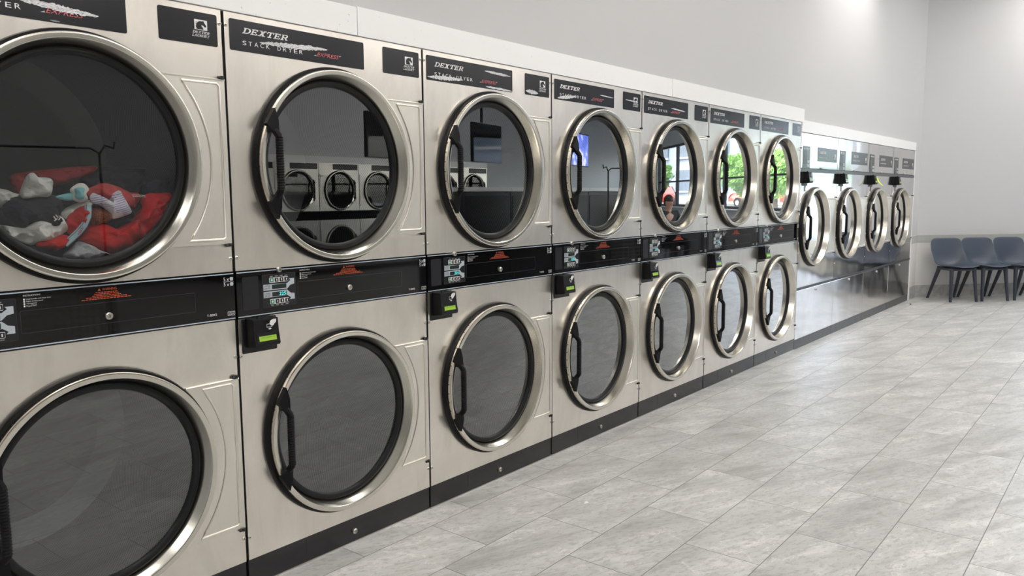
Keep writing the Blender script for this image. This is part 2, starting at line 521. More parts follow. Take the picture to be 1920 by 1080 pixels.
def make_door(parent, c, k=1.0, handle=True):
    """round port door; c = centre (x,z); k = size factor"""
    d = MB()
    K = lambda P: [(r*k, y) for r, y in P]
    d.revolve(K([(.333, .002), (.346, -.004), (.3495, -.008), (.3498, -.010), (.3500, -.0375), (.3500, -.0390), (.3485, -.0422), (.3455, -.0430), (.3440, -.0430), (.3350, -.0430), (.3338, -.0430), (.3320, -.0423), (.3312, -.0405), (.3308, -.0395), (.3280, -.0300), (.3215, -.0110), (.3170, .0030), (.3150, .0090), (.3120, .0120), (.3110, .0150)]), c, RING, 112)
    rr = 0.3502*k
    for i in range(26):                                  # small vent holes round the rim wall
        a = R(100)+R(170)*i/25
        x, z = c[0]+rr*math.cos(a), c[1]+rr*math.sin(a)
        tx, tz = -math.sin(a)*.0021, math.cos(a)*.0021
        nx, nz = math.cos(a)*.0004, math.sin(a)*.0004
        d.quad([(x-tx+nx, -.0275, z-tz+nz), (x+tx+nx, -.0275, z+tz+nz), (x+tx+nx, -.0318, z+tz+nz), (x-tx+nx, -.0318, z-tz+nz)], MATB)
    o = d.build('door', parent, (c[0], 0, c[1]), smooth=35)
    def sub(mb, name, smooth=35, bevel=0.0):
        s = mb.build(name, None, (c[0], 0, c[1]), smooth=smooth, bevel=bevel, recalc=smooth is not None)
        s.location = (0, 0, 0); s.parent = o
        return s
    g = MB(); g.revolve(K([(.3150, .009), (.3120, .0020), (.3070, -.0005), (.2990, -.0005), (.2935, .0025), (.2910, .0080), (.2905, .0150)]), c, GASKET, 96)
    sub(g, 'door_gasket')
    p = MB(); p.disc(c, .2925*k, .0125, GLASS, 96)
    sub(p, 'door_glass', smooth=None)
    if handle:
        h = MB()
        for sgn in (1, -1):
            Z = lambda dz: c[1]+sgn*dz*k
            X = lambda dx: c[0]-(dx+.013)*k
            A = [(X(.283), Z(.190)), (X(.318), Z(.135)), (X(.296), Z(.106)), (X(.276), Z(.108)), (X(.272), Z(.150))]
            ys = [-.056, -.056, -.064, -.066, -.058]
            if sgn < 0: A = A[::-1]; ys = ys[::-1]
            h.add([(x, y, z) for (x, z), y in zip(A, ys)]+[(x, -.036, z) for x, z in A],
                  [(0, 1, 2, 3, 4), (9, 8, 7, 6, 5)]+[(i, i+5, (i+1) % 5+5, (i+1) % 5) for i in range(5)], HANDLE)
            h.tube([(X(.286), -.054, Z(.112)), (X(.281), -.067, Z(.094)), (X(.281), -.070, Z(.080))], [.0125, .0125, .012], HANDLE, 10)
        n = 40; path = []; rad = []
        for i in range(n+1):
            z = c[1]+(-.09+.18*i/n)*k
            path.append((c[0]-.294*k, -.070, z)); rad.append(.0118 if i % 2 else .0138)
        h.tube(path, rad, HANDLE, 12)
        sub(h, 'handle', smooth=30)
    return o

def make_hinge_plate(parent, c, x1, z0, z1, k=1.0, xl=None):
    """stamped cover plate between the round door and the right edge"""
    m = MB(); y0 = -.006
    r = .364*k; dz0, dz1 = z0-c[1], z1-c[1]
    a0, a1 = math.asin(max(-1, dz0/r)), math.asin(min(1, dz1/r))
    n = 28
    arc = [(c[0]+r*math.cos(a0+(a1-a0)*i/n), c[1]+r*math.sin(a0+(a1-a0)*i/n)) for i in range(n+1)]
    xr = x1
    right = [(xr, z) for _, z in arc]
    for i in range(n):
        m.quad([(arc[i][0], y0, arc[i][1]), (right[i][0], y0, right[i][1]), (right[i+1][0], y0, right[i+1][1]), (arc[i+1][0], y0, arc[i+1][1])], PLATE)
    loop = arc+right[::-1]; q = len(loop)
    m.add([(x, y0, z) for x, z in loop]+[(x, .0, z) for x, z in loop], [(i, i+q, (i+1) % q+q, (i+1) % q) for i in range(q)], PLATE)
    # raised bead: outer arc plus a squared loop along top, right and bottom
    re = .402*k; e = .016*k
    b0, b1 = math.asin(max(-1, (dz0+e)/re)), math.asin(min(1, (dz1-e)/re))
    bead = [(c[0]+re*math.cos(b0+(b1-b0)*i/24), y0, c[1]+re*math.sin(b0+(b1-b0)*i/24)) for i in range(25)]
    bead += [(xr-.03*k, y0, z1-e), (xr-.022*k, y0, z1-e-.008), (xr-.02*k, y0, c[1]), (xr-.022*k, y0, z0+e+.008), (xr-.03*k, y0, z0+e)]
    m.tube(bead, .0042, PLATE, 8, closed=True)
    m.tube([(arc[-1][0]+.004, y0-.001, z1-.002), (xr, y0-.001, z1-.002)], .0035, PLATE, 6)
    o = m.build('hinge_plate', parent, (x1, 0, c[1]), smooth=30)
    for z in (z1+.004, z0-.004):
        h = MB(); h.tube([(xr-.024, -.008, z), (xr-.006, -.008, z)], .0052, MATB, 8)
        h.tube([(xr-.010, -.008, z-.004), (xr-.010, -.008, z+.006)], .0075, MATB, 8)
        hp = h.build('hinge_pin', None, (x1, 0, c[1]), smooth=30); hp.location = (0, 0, 0); hp.parent = o
    return o

def make_drum(parent, c, k=1.0):
    m = MB(); R_ = .39*k
    m.revolve([(R_, .03), (R_, .70)], (0, 0), DRUM, 96)
    for a in (0.5, 2.6, 4.7):
        pass
    m.revolve([(R_, .70), (R_*.78, .74), (R_*.74, .735), (0.0001, .735)], (0, 0), DRUMB, 96)
    m.revolve([(.318*k, .018), (R_+.004, .032)], (0, 0), GASKET, 96)
    o = m.build('drum', parent, (0, 0, 0), smooth=40)
    o.location = (c[0], 0, c[1])
    return o

# ------------------------------------------------------------------ stacked dryer (origin: front left foot)
UC = (.447, 1.497); LC = (.447, .519)
def make_dryer(simple=False):
    t = empty('stacked_dryer', (0, 0, 0))
    b = MB()
    b.box(.004, W-.004, .80, .85, .0, 1.985, MATB)
    b.box(.004, .014, .013, .85, .02, 1.985, MATB); b.box(W-.014, W-.004, .013, .85, .02, 1.985, MATB)
    b.box(.004, W-.004, .013, .85, 1.965, 1.988, MATB); b.box(.014, W-.014, .013, .80, 1.03, 1.07, MATB)
    b.box(.014, W-.014, .013, .80, .02, .04, MATB)
    b.build('cabinet', t)
    p = MB(); panel_hole(p, .006, W-.005, 1.134, 1.990, UC, .335, 0, STEEL); p.build('front_panel', t)
    p = MB(); panel_hole(p, .006, W-.005, .104, .968, LC, .335, 0, STEEL); p.build('front_panel', t)
    for c in (UC, LC):
        s = MB(); s.revolve([(.361, .0005), (.361, -.014), (.357, -.019), (.346, -.019), (.334, -.004)], c, RUBBER, 96)
        s.build('door_seal', t, (c[0], 0, c[1]), smooth=40)
        make_door(t, c)
        make_drum(t, c)
    make_hinge_plate(t, UC, W-.006, 1.228, 1.768)
    make_hinge_plate(t, LC, W-.006, .231, .768)
    pl = MB(); pl.box(.005, W-.005, .004, .03, .004, .102, PLINTH)
    pl.box(.005, W-.005, .0035, .004, .0985, .102, PLINTH)
    pl.box(.002, W-.002, .001, .012, .0, .006, SCREWM)
    pl.box(.252, .2545, .0033, .0045, .03, .092, EDGE)
    plo = pl.build('plinth', t)
    lk_ = lock(t, .484, .048, .004, 'plinth_lock')
    # control strip
    cs = MB(); cs.box(.004, W-.004, -.004, .01, .970, 1.132, BLACK)
    cs.box(.006, W-.006, -.0046, -.004, .973, .9765, LINEM); cs.box(.006, W-.006, -.0046, -.004, 1.1255, 1.129, LINEM)
    strip = cs.build('control_strip', t)
    if not simple:
        r = MB(); r.prism(rrect(.025, .089, .995, 1.111, .005), -.0052, -.004, GREYB if False else PANELB); r.build('cover_plate', strip)
        y = -.0056
        kp = MB()
        o = rrect(.104, .244, .996, 1.113, .004); i = rrect(.1050, .2430, .997, 1.112, .0035)
        kp.frame(o, i, -.0045, LINEM if False else RAILG)
        kp.prism(i, -.0050, -.004, PANELB)
        for zz in (1.0915, 1.0155):
            kp.prism(rrect(.133, .212, zz-.009, zz+.009, .003), -.0053, -.005, INK)
        for sg, zc in ((1, 1.0675), (-1, 1.041)):
            P = [(.108, zc-.011*sg), (.206, zc-.0115*sg), (.220, zc+.001*sg), (.237, zc+.004*sg), (.237, zc+.0245*sg), (.215, zc+.0245*sg), (.221, zc+.018*sg), (.207, zc+.0085*sg), (.108, zc+.0105*sg)]
            kp.prism(P if sg > 0 else P[::-1], -.0053, -.005, INKG)
            kp.box(.143, .203, -.0056, -.0053, zc-.008, zc+.008, DIMLCD)
        text(kp, 'UPPER', .112, .136, 1.0685, 1.0745, -.0056, MATB); text(kp, 'DRYER', .112, .136, 1.0600, 1.0660, -.0056, MATB)
        text(kp, 'LOWER', .112, .136, 1.0420, 1.0480, -.0056, MATB); text(kp, 'DRYER', .112, .136, 1.0335, 1.0395, -.0056, MATB)
        for j, wd_ in enumerate(('START', 'HIGH', 'MED', 'LOW')):
            cx = .1425+.0203*j
            text(kp, wd_, cx-.006, cx+.006, 1.1035, 1.1065, -.0053, INK); text(kp, wd_, cx-.006, cx+.006, 1.0005, 1.0035, -.0053, INK)
        kp.build('keypad', strip)
        for zz in (1.0915, 1.0155):
            for j in range(4):
                cx = .1425+.0203*j
                bt = MB(); bt.prism(rrect(cx-.0075, cx+.0075, zz-.0072, zz+.0072, .002), -.0066, -.005, GRNBTN if j == 0 else MATB)
                if j == 0: bt.prism([(cx-.004, zz), (cx, zz-.005), (cx+.004, zz), (cx, zz+.005)], -.0069, -.0066, INK)
                else: bt.box(cx-.0012, cx+.0022, -.0069, -.0066, zz-.004, zz+.004, INK)
                bt.build('button', strip)
        dg = MB(); text(dg, '225', .172, .200, 1.0355, 1.0465, -.0059, LED, 0.1); dg.build('display_digits', strip)
        pr = MB()
        text(pr, 'INSTRUCTIONS', .263, .307, 1.1150, 1.1195, -.0047, INK)
        for j, wd_ in enumerate(('Load laundry and close door', 'Select temperature', 'Add payment', 'Press START')):
            z = 1.108-.0062*j; text(pr, wd_, .270, .270+.0024*len(wd_), z-.0035, z+.001, -.0047, INK)
            pr.box(.263, .267, -.0047, -.0046, z-.0035, z+.001, INK)
        pr.build('instruction_lettering', strip); pr = MB()
        text(pr, '5 x', .872, .892, 1.1045, 1.1155, -.0047, INK); text(pr, '5 x', .872, .892, 1.0870, 1.0980, -.0047, INK)
        pr.box(.872, .909, -.0047, -.0046, 1.1005, 1.1015, INK)
        for z in (1.110, 1.0925):
            pr.prism([(.8965, z-.006), (.9065, z-.006), (.9085, z+.003), (.9055, z+.006), (.8975, z+.006), (.8945, z+.003)], -.0047, -.0046, INKG)
        pr.build('capacity_lettering', strip); pr = MB()
        text(pr, 'T-50X2', .806, .842, .991, .9985, -.0047, INK)
        pr.frame(rrect(.882, .909, .986, 1.000, .001, 1), rrect(.883, .908, .987, .999, .001, 1), -.0047, INK)
        text(pr, 'USA', .887, .905, .9885, .9935, -.0047, INK); text(pr, 'MADE IN', .887, .905, .9950, .9980, -.0047, INK)
        pr.build('model_lettering', strip)
        wp_ = MB(); text(wp_, 'WARNING', .476, .518, 1.1115, 1.1185, -.0047, ORINK)
        wp_.prism([(.463, 1.1115), (.4715, 1.1115), (.46725, 1.119)], -.0047, -.0046, ORINK)
        rd = random.Random(3)
        for j in range(5):
            z = 1.1065-.0047*j; hw = (.032, .036, .042, .060, .073)[j]; x = .4885-hw
            while x < .4885+hw:
                l = rd.uniform(.004, .010); wp_.box(x, min(x+l, .4885+hw), -.0047, -.0046, z-.0011, z+.0011, ORINK); x += l+.0018
        wp_.build('warning_lettering', strip)
        dr = MB(); o = rrect(.252, .768, 1.012, 1.076, .004); i = rrect(.2532, .7668, 1.0132, 1.0748, .0035)
        dr.frame(o, i, -.0045, RAILG); dr.prism(i, -.0046, -.004, BLACK)
        dr.build('access_drawer', strip)
    lock(t, .489, 1.034, -.004, 'drawer_lock')
    lock(t, .173, 1.127, -.004, 'strip_lock', .0095)
    if simple:
        nm = MB(); nm.prism(rrect(.024, .599, 1.869, 1.971, .006), -.0015, 0, PANELB); nm.build('name_panel', t)
        return t
    nm = MB(); nm.prism(rrect(.024, .599, 1.869, 1.971, .006), -.0015, 0, PANELB); nmo = nm.build('name_panel', t)
    l = MB(); slab(l, 'DEXTER', .071, .262, 1.9285, 1.9475, -.0022, INK, .5)
    l.build('script_lettering', nmo); l = MB()
    x0 = .071
    for j, ch in enumerate('STACK DRYER'):
        if ch != ' ': text(l, ch, x0+j*.0228, x0+j*.0228+(.0145 if ch not in 'T' else .0135), 1.8905, 1.9045, -.0022, INK)
    l.build('white_lettering', nmo)
    l = MB(); text(l, 'EXPRESS', .376, .478, 1.8925, 1.9065, -.0022, REDINK, .45)
    l.prism([(.362, 1.8925), (.374, 1.8925), (.373, 1.897)], -.0022, -.0015, INKG)
    l.prism([(.478, 1.9045), (.483, 1.9065), (.488, 1.9065), (.480, 1.901)], -.0022, -.0015, INKG)
    l.build('red_lettering', nmo)
    lp = MB(); lp.prism(rrect(.697, .895, 1.870, 1.971, .006), -.0015, 0, PANELB); lpo = lp.build('logo_panel', t)
    e = MB()
    x0, x1, z0, z1 = .816, .860, 1.916, 1.9475
    e.prism([(x0, z0), (x1, z0), (x1, z1), (x0, z1)], -.0021, -.0015, INK)
    f = lambda P: [(x0+(x1-x0)*a, z0+(z1-z0)*b) for a, b in P]
    e.prism(f([(.16, .05), (.70, .05), (.62, .30), (.52, .42), (.60, .50), (.72, .42), (.80, .30), (.90, .34), (.93, .46), (.80, .70), (.74, .84), (.70, .96), (.63, .86), (.45, .88), (.28, .78), (.17, .60), (.12, .35)]), -.0024, -.0021, PANELB)
    e.prism(f([(.80, .30), (.70, .05), (.95, .05), (.95, .30)]), -.0023, -.0021, INK)
    for q in range(4):
        e.prism(f([(.08, .25+.15*q), (.14, .22+.15*q), (.20, .30+.15*q), (.14, .32+.15*q)]), -.0023, -.0021, PANELB)
    slab(e, 'DEXTER', .808, .870, 1.9045, 1.9125, -.0022, INK, .4)
    slab(e, 'LAUNDRY', .806, .868, 1.8940, 1.9020, -.0022, INK, .4)
    e.build('horse_emblem', lpo)
    for x, z in ((.011, 1.947), (.905, 1.947), (.0115, 1.18), (.9045, 1.178), (.0115, .839), (.9045, .841), (.0115, .187), (.9045, .190)):
        screw(t, x, z)
    make_reader(t, 0.0, 0.0)
    return t

def make_reader(t, dx, dz, k=1.0):
    X = lambda x: dx+x*k
    Z = lambda z: z+dz
    b = MB()
    b.prism([(X(a), Z(c)) for a, c in rrect(.018, .156, .845, .966, .004)], -.004, 0, MATB)
    # wedge body: leans outward towards its foot
    x0, x1 = X(.030), X(.130)
    pr = [(-.004, .968), (-.052, .966), (-.056, .922), (-.064, .880), (-.060, .872), (-.004, .866)]
    vs = [(x0, y, Z(z)) for y, z in pr]+[(x1, y, Z(z)) for y, z in pr]
    n = len(pr)
    b.add(vs, [tuple(range(n)), tuple(range(2*n-1, n-1, -1))]+[(i, (i+1) % n, (i+1) % n+n, i+n) for i in range(n)], RUBBER)
    b.tube([(X(.066), -.03, Z(.966)), (X(.066), -.03, Z(.974))], .006, MATB, 10)
    body = b.build('card_reader', t, (X(.08), 0, Z(.9)), bevel=.0015)
    def sub(mb, name):
        s = mb.build(name, None, (X(.08), 0, Z(.9))); s.location = (0, 0, 0); s.parent = body
        return s
    # front face planes: upper part between z .922 and .966 (y -.056 .. -.052), lower .880-.922
    yu = lambda z: -.0568+(z-.922)/.044*.004
    yl = lambda z: -.0648+(z-.880)/.042*.008
    s = MB(); fz = lambda x, z: (X(x), yl(z)-.0004, Z(z))
    s.quad([fz(.036, .884), fz(.126, .884), fz(.126, .918), fz(.036, .918)], BLACK)
    sub(s, 'screen_bezel')
    s = MB(); fz = lambda x, z: (X(x), yl(z)-.0010, Z(z))
    s.quad([fz(.046, .891), fz(.115, .891), fz(.115, .908), fz(.046, .908)], LCD)
    rd = random.Random(5)
    for r_ in range(2):
        x = .055
        while x < .106:
            s.quad([(X(x), yl(.898)-.0014, Z(.8945+.0065*r_)), (X(x+.0022), yl(.898)-.0014, Z(.8945+.0065*r_)), (X(x+.0022), yl(.902)-.0014, Z(.8982+.0065*r_)), (X(x), yl(.902)-.0014, Z(.8982+.0065*r_))], LCDINK) if rd.random() < .8 else None
            x += .0036
    sub(s, 'screen')
    s = MB(); P = lambda pts: [(X(.062+a), yu(.93)-.0012, Z(.926+c)) for a, c in pts]
    s.quad(P([(.030, .022), (.034, .016), (.040, .013), (.046, .016), (.050, .021), (.056, .026), (.057, .036), (.046, .037), (.036, .034), (.031, .028)]), INK)
    for q in ([(.018, .010), (.040, .010), (.040, .0115), (.018, .0115)], [(.018, .010), (.0195, .010), (.0195, .022), (.018, .022)], [(.018, .0205), (.031, .0205), (.031, .022), (.018, .022)], [(.0385, .010), (.040, .010), (.040, .017), (.0385, .017)]):
        s.quad(P(q), INK)
    s.quad(P([(.023, .004), (.031, .0015), (.038, .004), (.031, .008)]), INK)
    sub(s, 'card_symbol')
    return body

dryer_labels = [
    'stacked dryer nearest the camera at the left edge, coloured laundry in its upper drum',
    'stacked steel dryer second from the left, long white scrape across its name panel words',
    'stacked steel dryer third from the left, name panel worn white at top right',
    'stacked steel dryer fourth from the left, small white scrape over its lettering',
    'stacked steel dryer fifth from the left, white streak across its red lettering',
    'stacked steel dryer sixth from the left, second last before the tall washers',
    'last stacked steel dryer of the near row, right beside the tall washers']
scuffs = [[(.305, .520, 1.911, .020, -.012), (.385, .41, 1.8735, .006, 0)],
          [(.135, .427, 1.914, .020, .014)],
          [(.395, .585, 1.944, .014, -.006), (.028, .250, 1.886, .020, .008), (.40, .598, 1.876, .012, -.004)],
          [(.050, .22, 1.888, .020, .020), (.45, .59, 1.925, .007, -.004)],
          [(.36, .56, 1.918, .010, -.008)], [], []]
proto = make_dryer()
dryers = []
for i in range(7):
    o = proto if i == 0 else copy_tree(proto)
    dryers.append(o)
for i, o in enumerate(dryers):
    o.location = ((i-1)*W, 0, 0)
    tag(o, dryer_labels[i], 'dryer', 'stacked dryers in the near row')
    for j, (x0, x1, zc, h, sl) in enumerate(scuffs[i]):
        npan = [c for c in o.children if c.name.startswith('name_panel')][0]
        s = MB(); streak(s, x0, x1, zc, h, -.0026-.0002*j, SCUFF, i*10+j, sl); s.build('scuff_mark', npan)
for i in (2, 3):
    s = MB(); lpn = [c for c in dryers[i].children if c.name.startswith('logo_panel')][0]
    streak(s, .700 if i == 2 else .72, .80 if i == 2 else .86, 1.886 if i == 2 else 1.925, .022 if i == 2 else .008, -.0026, SCUFF, 50+i, -.004); s.build('scuff_mark', lpn)

# ------------------------------------------------------------------ tall washers
DW = 6*W; WW = 1.04; WC = (.405, 1.079)
def make_washer():
    t = empty('tall_washer', (0, 0, 0))
    b = MB()
    b.box(.004, WW-.004, .80, .85, 0, 1.905, MATB)
    b.box(.004, .014, .013, .85, .02, 1.905, MATB); b.box(WW-.014, WW-.004, .013, .85, .02, 1.905, MATB)
    b.box(.004, WW-.004, .013, .85, 1.885, 1.908, MATB)
    b.build('cabinet', t)
    p = MB(); p.box(.004, WW-.004, 0, .012, 1.602, 1.908, WSTEEL); p.build('control_panel', t, bevel=.004)
    r = MB(); r.box(.001, WW-.001, -.006, .01, 1.571, 1.600, RAILG)
    for q in range(3): r.box(.2+.32*q, .206+.32*q, -.0066, -.006, 1.583, 1.589, MATB)
    r.build('upper_rail', t, bevel=.002)
    p = MB(); panel_hole(p, .004, WW-.004, .552, 1.569, WC, .335, 0, WSTEEL); p.build('front_panel', t)
    s = MB(); s.revolve([(.361, .0005), (.361, -.014), (.357, -.019), (.346, -.019), (.334, -.004)], WC, RUBBER, 72)
    s.build('door_seal', t, (WC[0], 0, WC[1]), smooth=40)
    make_door(t, WC); make_drum(t, WC)
    make_hinge_plate(t, WC, WW-.010, .812, 1.340)
    r = MB(); r.box(.001, WW-.001, -.006, .01, .529, .550, RAILG); r.build('lower_rail', t, bevel=.002)
    p = MB(); p.box(.004, WW-.004, 0, .012, .086, .527, WSTEEL); p.build('lower_panel', t, bevel=.004)
    r = MB(); r.box(.002, WW-.002, .004, .03, .0, .083, RAILG)
    for q in range(3): r.box(.16+.32*q, .167+.32*q, .0033, .004, .038, .044, MATB)
    r.build('plinth', t)
    lock(t, .54, 1.612, -.001, 'panel_lock', .010); lock(t, .525, .497, 0, 'lower_lock', .011)
    c = MB(); c.prism(rrect(.055, .235, 1.603, 1.795, .003), -.002, 0, PANELB)
    co = c.build('control_label', t)
    c = MB(); c.box(.075, .150, -.003, -.002, 1.640, 1.755, RAILG)
    for q in range(4): c.box(.080+.036*q, .094+.036*q, -.003, -.002, 1.765, 1.780, INK)
    c.box(.165, .215, -.003, -.002, 1.650, 1.675, INKG); c.box(.165, .215, -.003, -.002, 1.615, 1.638, INKG)
    s_ = c.build('buttons', co)
    l = MB(); l.prism(rrect(.445, 1.005, 1.672, 1.798, .003), -.002, 0, PANELB); lo = l.build('name_panel', t)
    l = MB(); slab(l, 'DEXTER', .485, .680, 1.742, 1.765, -.0028, INK, .4)
    text(l, 'EXPRESS WASHER', .48, .72, 1.704, 1.716, -.0028, INK)
    l.build('white_lettering', lo); l = MB()
    text(l, 'DEXTER', .915, .965, 1.7, 1.712, -.0028, INK); l.box(.925, .955, -.0028, -.002, 1.72, 1.75, INK)
    l.build('horse_emblem', lo)
    for z in (1.30, 1.20, .95, .86, .70): screw(t, .015, z, 0, .006)
    return t
washer_labels = [
    'tall steel washer right beside the last stacked dryer, blue sky reflected in its name panel',
    'tall steel washer second from the dryers, bright window reflected in its upper panel',
    'tall steel washer third from the dryers, yellow note on its card reader',
    'tall steel washer at the far end of the row, next to the white corner trim']
wp0 = make_washer(); make_reader(wp0, .035, .604, .95)
s = MB(); s.box(.11, .15, -.002, 0, 1.40, 1.455, GREYB); s.build('sticker', wp0)
washers = [wp0]+[copy_tree(wp0) for _ in range(3)]
for i, o in enumerate(washers):
    o.location = (DW+i*WW, 0, 0)
    tag(o, washer_labels[i], 'washer', 'tall washers beyond the dryers')

YEL = mat('yellow_paper', (0.75, 0.85, 0.05), 0.6)
n_ = MB(); bx = DW+2*WW
pts = []
for i in range(9):
    t_ = i/8; pts.append((bx+.10+.012*t_, -.068-.055*t_*t_, 1.545-.085*t_))
for i in range(8):
    a, b2 = pts[i], pts[i+1]
    n_.add([a, (a[0]+.05, a[1], a[2]), (b2[0]+.05, b2[1], b2[2]), b2, (a[0], a[1]-.0006, a[2]), (a[0]+.05, a[1]-.0006, a[2]), (b2[0]+.05, b2[1]-.0006, b2[2]), (b2[0], b2[1]-.0006, b2[2])], [(0, 1, 2, 3), (7, 6, 5, 4)], YEL)
tag(n_.build('sticky_note', None, (bx+.1, -.068, 1.5), smooth=60), 'curled yellow sticky note hanging on the third tall washer', 'note')

# ------------------------------------------------------------------ room shell
XE = 10.10; AW = R(-43)          # far wall leaves the corner at 43 degrees
H = 4.3
def wall_box(name, x0, x1, y0, y1, z0, z1, m, loc=(0, 0, 0), rot=0.0):
    b = MB(); b.box(x0, x1, y0, y1, z0, z1, m)
    o = b.build(name, None, loc, rot=rot) if rot == 0 else None
    if rot:
        b2 = b.build(name, None, (0, 0, 0)); b2.location = loc; b2.rotation_euler = (0, 0, rot); o = b2
    return struct(o)
XW = DW+4*WW
fl = MB(); fl.quad([(-6, 0.02, 0), (-6, -10, 0), (20.82, -10, 0), (XE, 0, 0), (XE, 0.02, 0)], FLOOR)
fl.quad([(-W-.02, .86, 0), (-W-.02, .02, 0), (XW, .02, 0), (XW, .86, 0)], FLOOR)
struct(fl.build('floor'))
cl_ = MB(); cl_.quad([(-6, 1.0, H), (-6, -10.1, H), (21.2, -10.1, H), (9.0, 1.0, H)], CEILM); struct(cl_.build('ceiling'))
wl = MB()
wl.box(-6, -W-.012, .02, .12, 0, H, WALLP)
wl.box(-W-.012, DW, .02, .12, 1.993, H, WALLP)
wl.box(DW, XW+.005, .02, .12, 1.913, H, WALLP)
wl.box(XW+.005, XE+.02, .02, .12, .824, H, WALLP)
struct(wl.build('wall_left'))
wb = MB(); wb.box(XW+.035, XE, .012, .12, .157, .724, WAINS); struct(wb.build('wall_left_wainscot'))
bk = MB(); bk.box(-W-.02, XW+.02, .87, .95, 0, 2.0, MATB); struct(bk.build('wall_recess'))
wall_box('trim_1', XW+.035, XE, .008, .12, .724, .824, BANDT)
wall_box('baseboard_left', XW+.035, XE, .006, .12, 0, .157, BASET)
# white boards over the machines, split at the joints seen in the photo
for n, (x0, x1, z0, z1) in enumerate([(-W-.012, .567, 1.9925, 2.098), (.570, 3.115, 1.9925, 2.101), (3.118, DW+.045, 1.9925, 2.104)], 2):
    b = MB(); b.box(x0, x1, -.006, .02, z0, z1, TRIM); struct(b.build('trim_%d' % n, bevel=.0015))
b = MB(); b.box(DW+.002, XW+.045, -.004, .02, 1.911, 2.012, TRIM); struct(b.build('trim_5', bevel=.0015))
b = MB(); b.box(XW+.004, XW+.035, -.004, .12, .0, 1.911, TRIM); struct(b.build('trim_6', bevel=.0015))
b = MB(); b.prism([(DW+.006, 1.94), (DW+.030, 1.96), (DW+.048, 1.9925), (DW+.006, 1.9925)], -.0055, -.0042, TRIM); struct(b.build('trim_7'))

# far wall in its own frame: +x along the wall, -y into the room
FL = (XE, 0, 0)
L1 = 1.95; L2 = 13.6
def fbox(name, x0, x1, y0, y1, z0, z1, m): return wall_box(name, x0, x1, y0, y1, z0, z1, m, FL, AW)
fbox('wall_far', -.3, L1, .0, .12, .824, H, WALLP)
fbox('wall_far_wainscot', -.08, L1, -.006, .12, .157, .724, WAINS)
fbox('trim_8', -.08, L1, -.010, .12, .724, .824, BANDT)
fbox('baseboard_far', -.08, L1, -.012, .12, 0, .157, BASET)
fbox('wall_far_sill', L1+1.94, L2+1.0, .0, .12, 0, 1.05, SILLP)
fbox('wall_far_header', L1, L2+1.0, .0, .12, 2.75, H, WALLP)
nwin = 6; ww = (L2-L1)/nwin
FRM = mat('window_frame_metal', (0.04, 0.04, 0.045), 0.35, 0.6)
for i in range(nwin):
    x0 = L1+i*ww; x1 = x0+ww; zb = 1.05 if i else 0.0      # the first bay is a full-height glass door
    b = MB()
    for q in ((x0, x0+.05, zb, 2.75), (x1-.05, x1, zb, 2.75), (x0+.05, x1-.05, zb, zb+.06), (x0+.05, x1-.05, 2.69, 2.75), (x0+.05, x1-.05, 1.72, 1.76)):
        b.box(q[0], q[1], .03, .10, q[2], q[3], FRM)
    o = b.build('window_%d' % i if i else 'door_1'); o.location = FL; o.rotation_euler = (0, 0, AW); struct(o)
    g = MB(); g.quad([(x0+.05, .06, zb+.06), (x1-.05, .06, zb+.06), (x1-.05, .06, 2.69), (x0+.05, .06, 2.69)], WINGLASS)
    g.build('window_glass', o)
fbox('trim_9', L1+1.95, L2, -.10, .03, 1.03, 1.05, TRIM)
wall_box('wall_opposite_dark', -6, 5.58, -10.15, -10.0, 0, H, DARKW)
wall_box('wall_opposite', 5.58, 21.2, -10.15, -10.0, 0, H, WALLP)
wall_box('wall_back', -6.1, -6, -10.1, .12, 0, H, WALLP)
b = MB(); b.box(L2, L2+1.4, 0, .12, 0, H, WALLP); o = b.build('wall_far_end'); o.location = FL; o.rotation_euler = (0, 0, AW); struct(o)

# ------------------------------------------------------------------ ceiling lights
def lamp(x, y, first=None):
    if first: t = copy_tree(first)
    else:
        t = empty('ceiling_light', (0, 0, 0))
        f = MB()
        for q in ((-.63, .63, -.33, -.30), (-.63, .63, .30, .33), (-.63, -.60, -.30, .30), (.60, .63, -.30, .30)):
            f.box(q[0], q[1], q[2], q[3], -.05, 0, TRIM)
        f.build('frame', t)
        d = MB(); d.box(-.60, .60, -.30, .30, -.03, -.01, PANEL_E); d.build('diffuser', t)
    t.location = (x, y, H-.001)
    return t
first = None; k_ = 0
for y in (-1.9, -4.9, -7.9):
    for x in (-3.5, -.5, 2.5, 5.5, 8.5, 11.0):  # the near-aisle panel by the far wall is added to brighten that wall
        t = lamp(x, y, first); first = first or t
        tag(t, 'rectangular ceiling light panel lighting the laundry from above', 'ceiling light', 'ceiling light panels above the aisles')
t = empty('wall_spotlight', (6.85, -.45, H-.001))
f = MB(); f.revolve([(.09, 0), (.09, -.05), (.075, -.05), (.07, -.01), (.0001, -.01)], (0, 0), TRIM, 32)
f.v = [(x, z, y) for x, y, z in f.v]
f.build('housing', t, smooth=40)
sd = bpy.data.lights.new('spot_lamp', 'SPOT'); sd.energy = 60; sd.spot_size = R(110); sd.spot_blend = 0.8; sd.shadow_soft_size = .06; sd.color = (1, .97, .93)
so = bpy.data.objects.new('spot_lamp', sd); COL.objects.link(so); so.parent = t; so.location = (0, 0, -.06)
so.rotation_euler = Vector((0, .45, -.9)).to_track_quat('-Z', 'Y').to_euler()
tag(t, 'round ceiling spotlight casting the bright patch high on the long wall', 'spotlight')

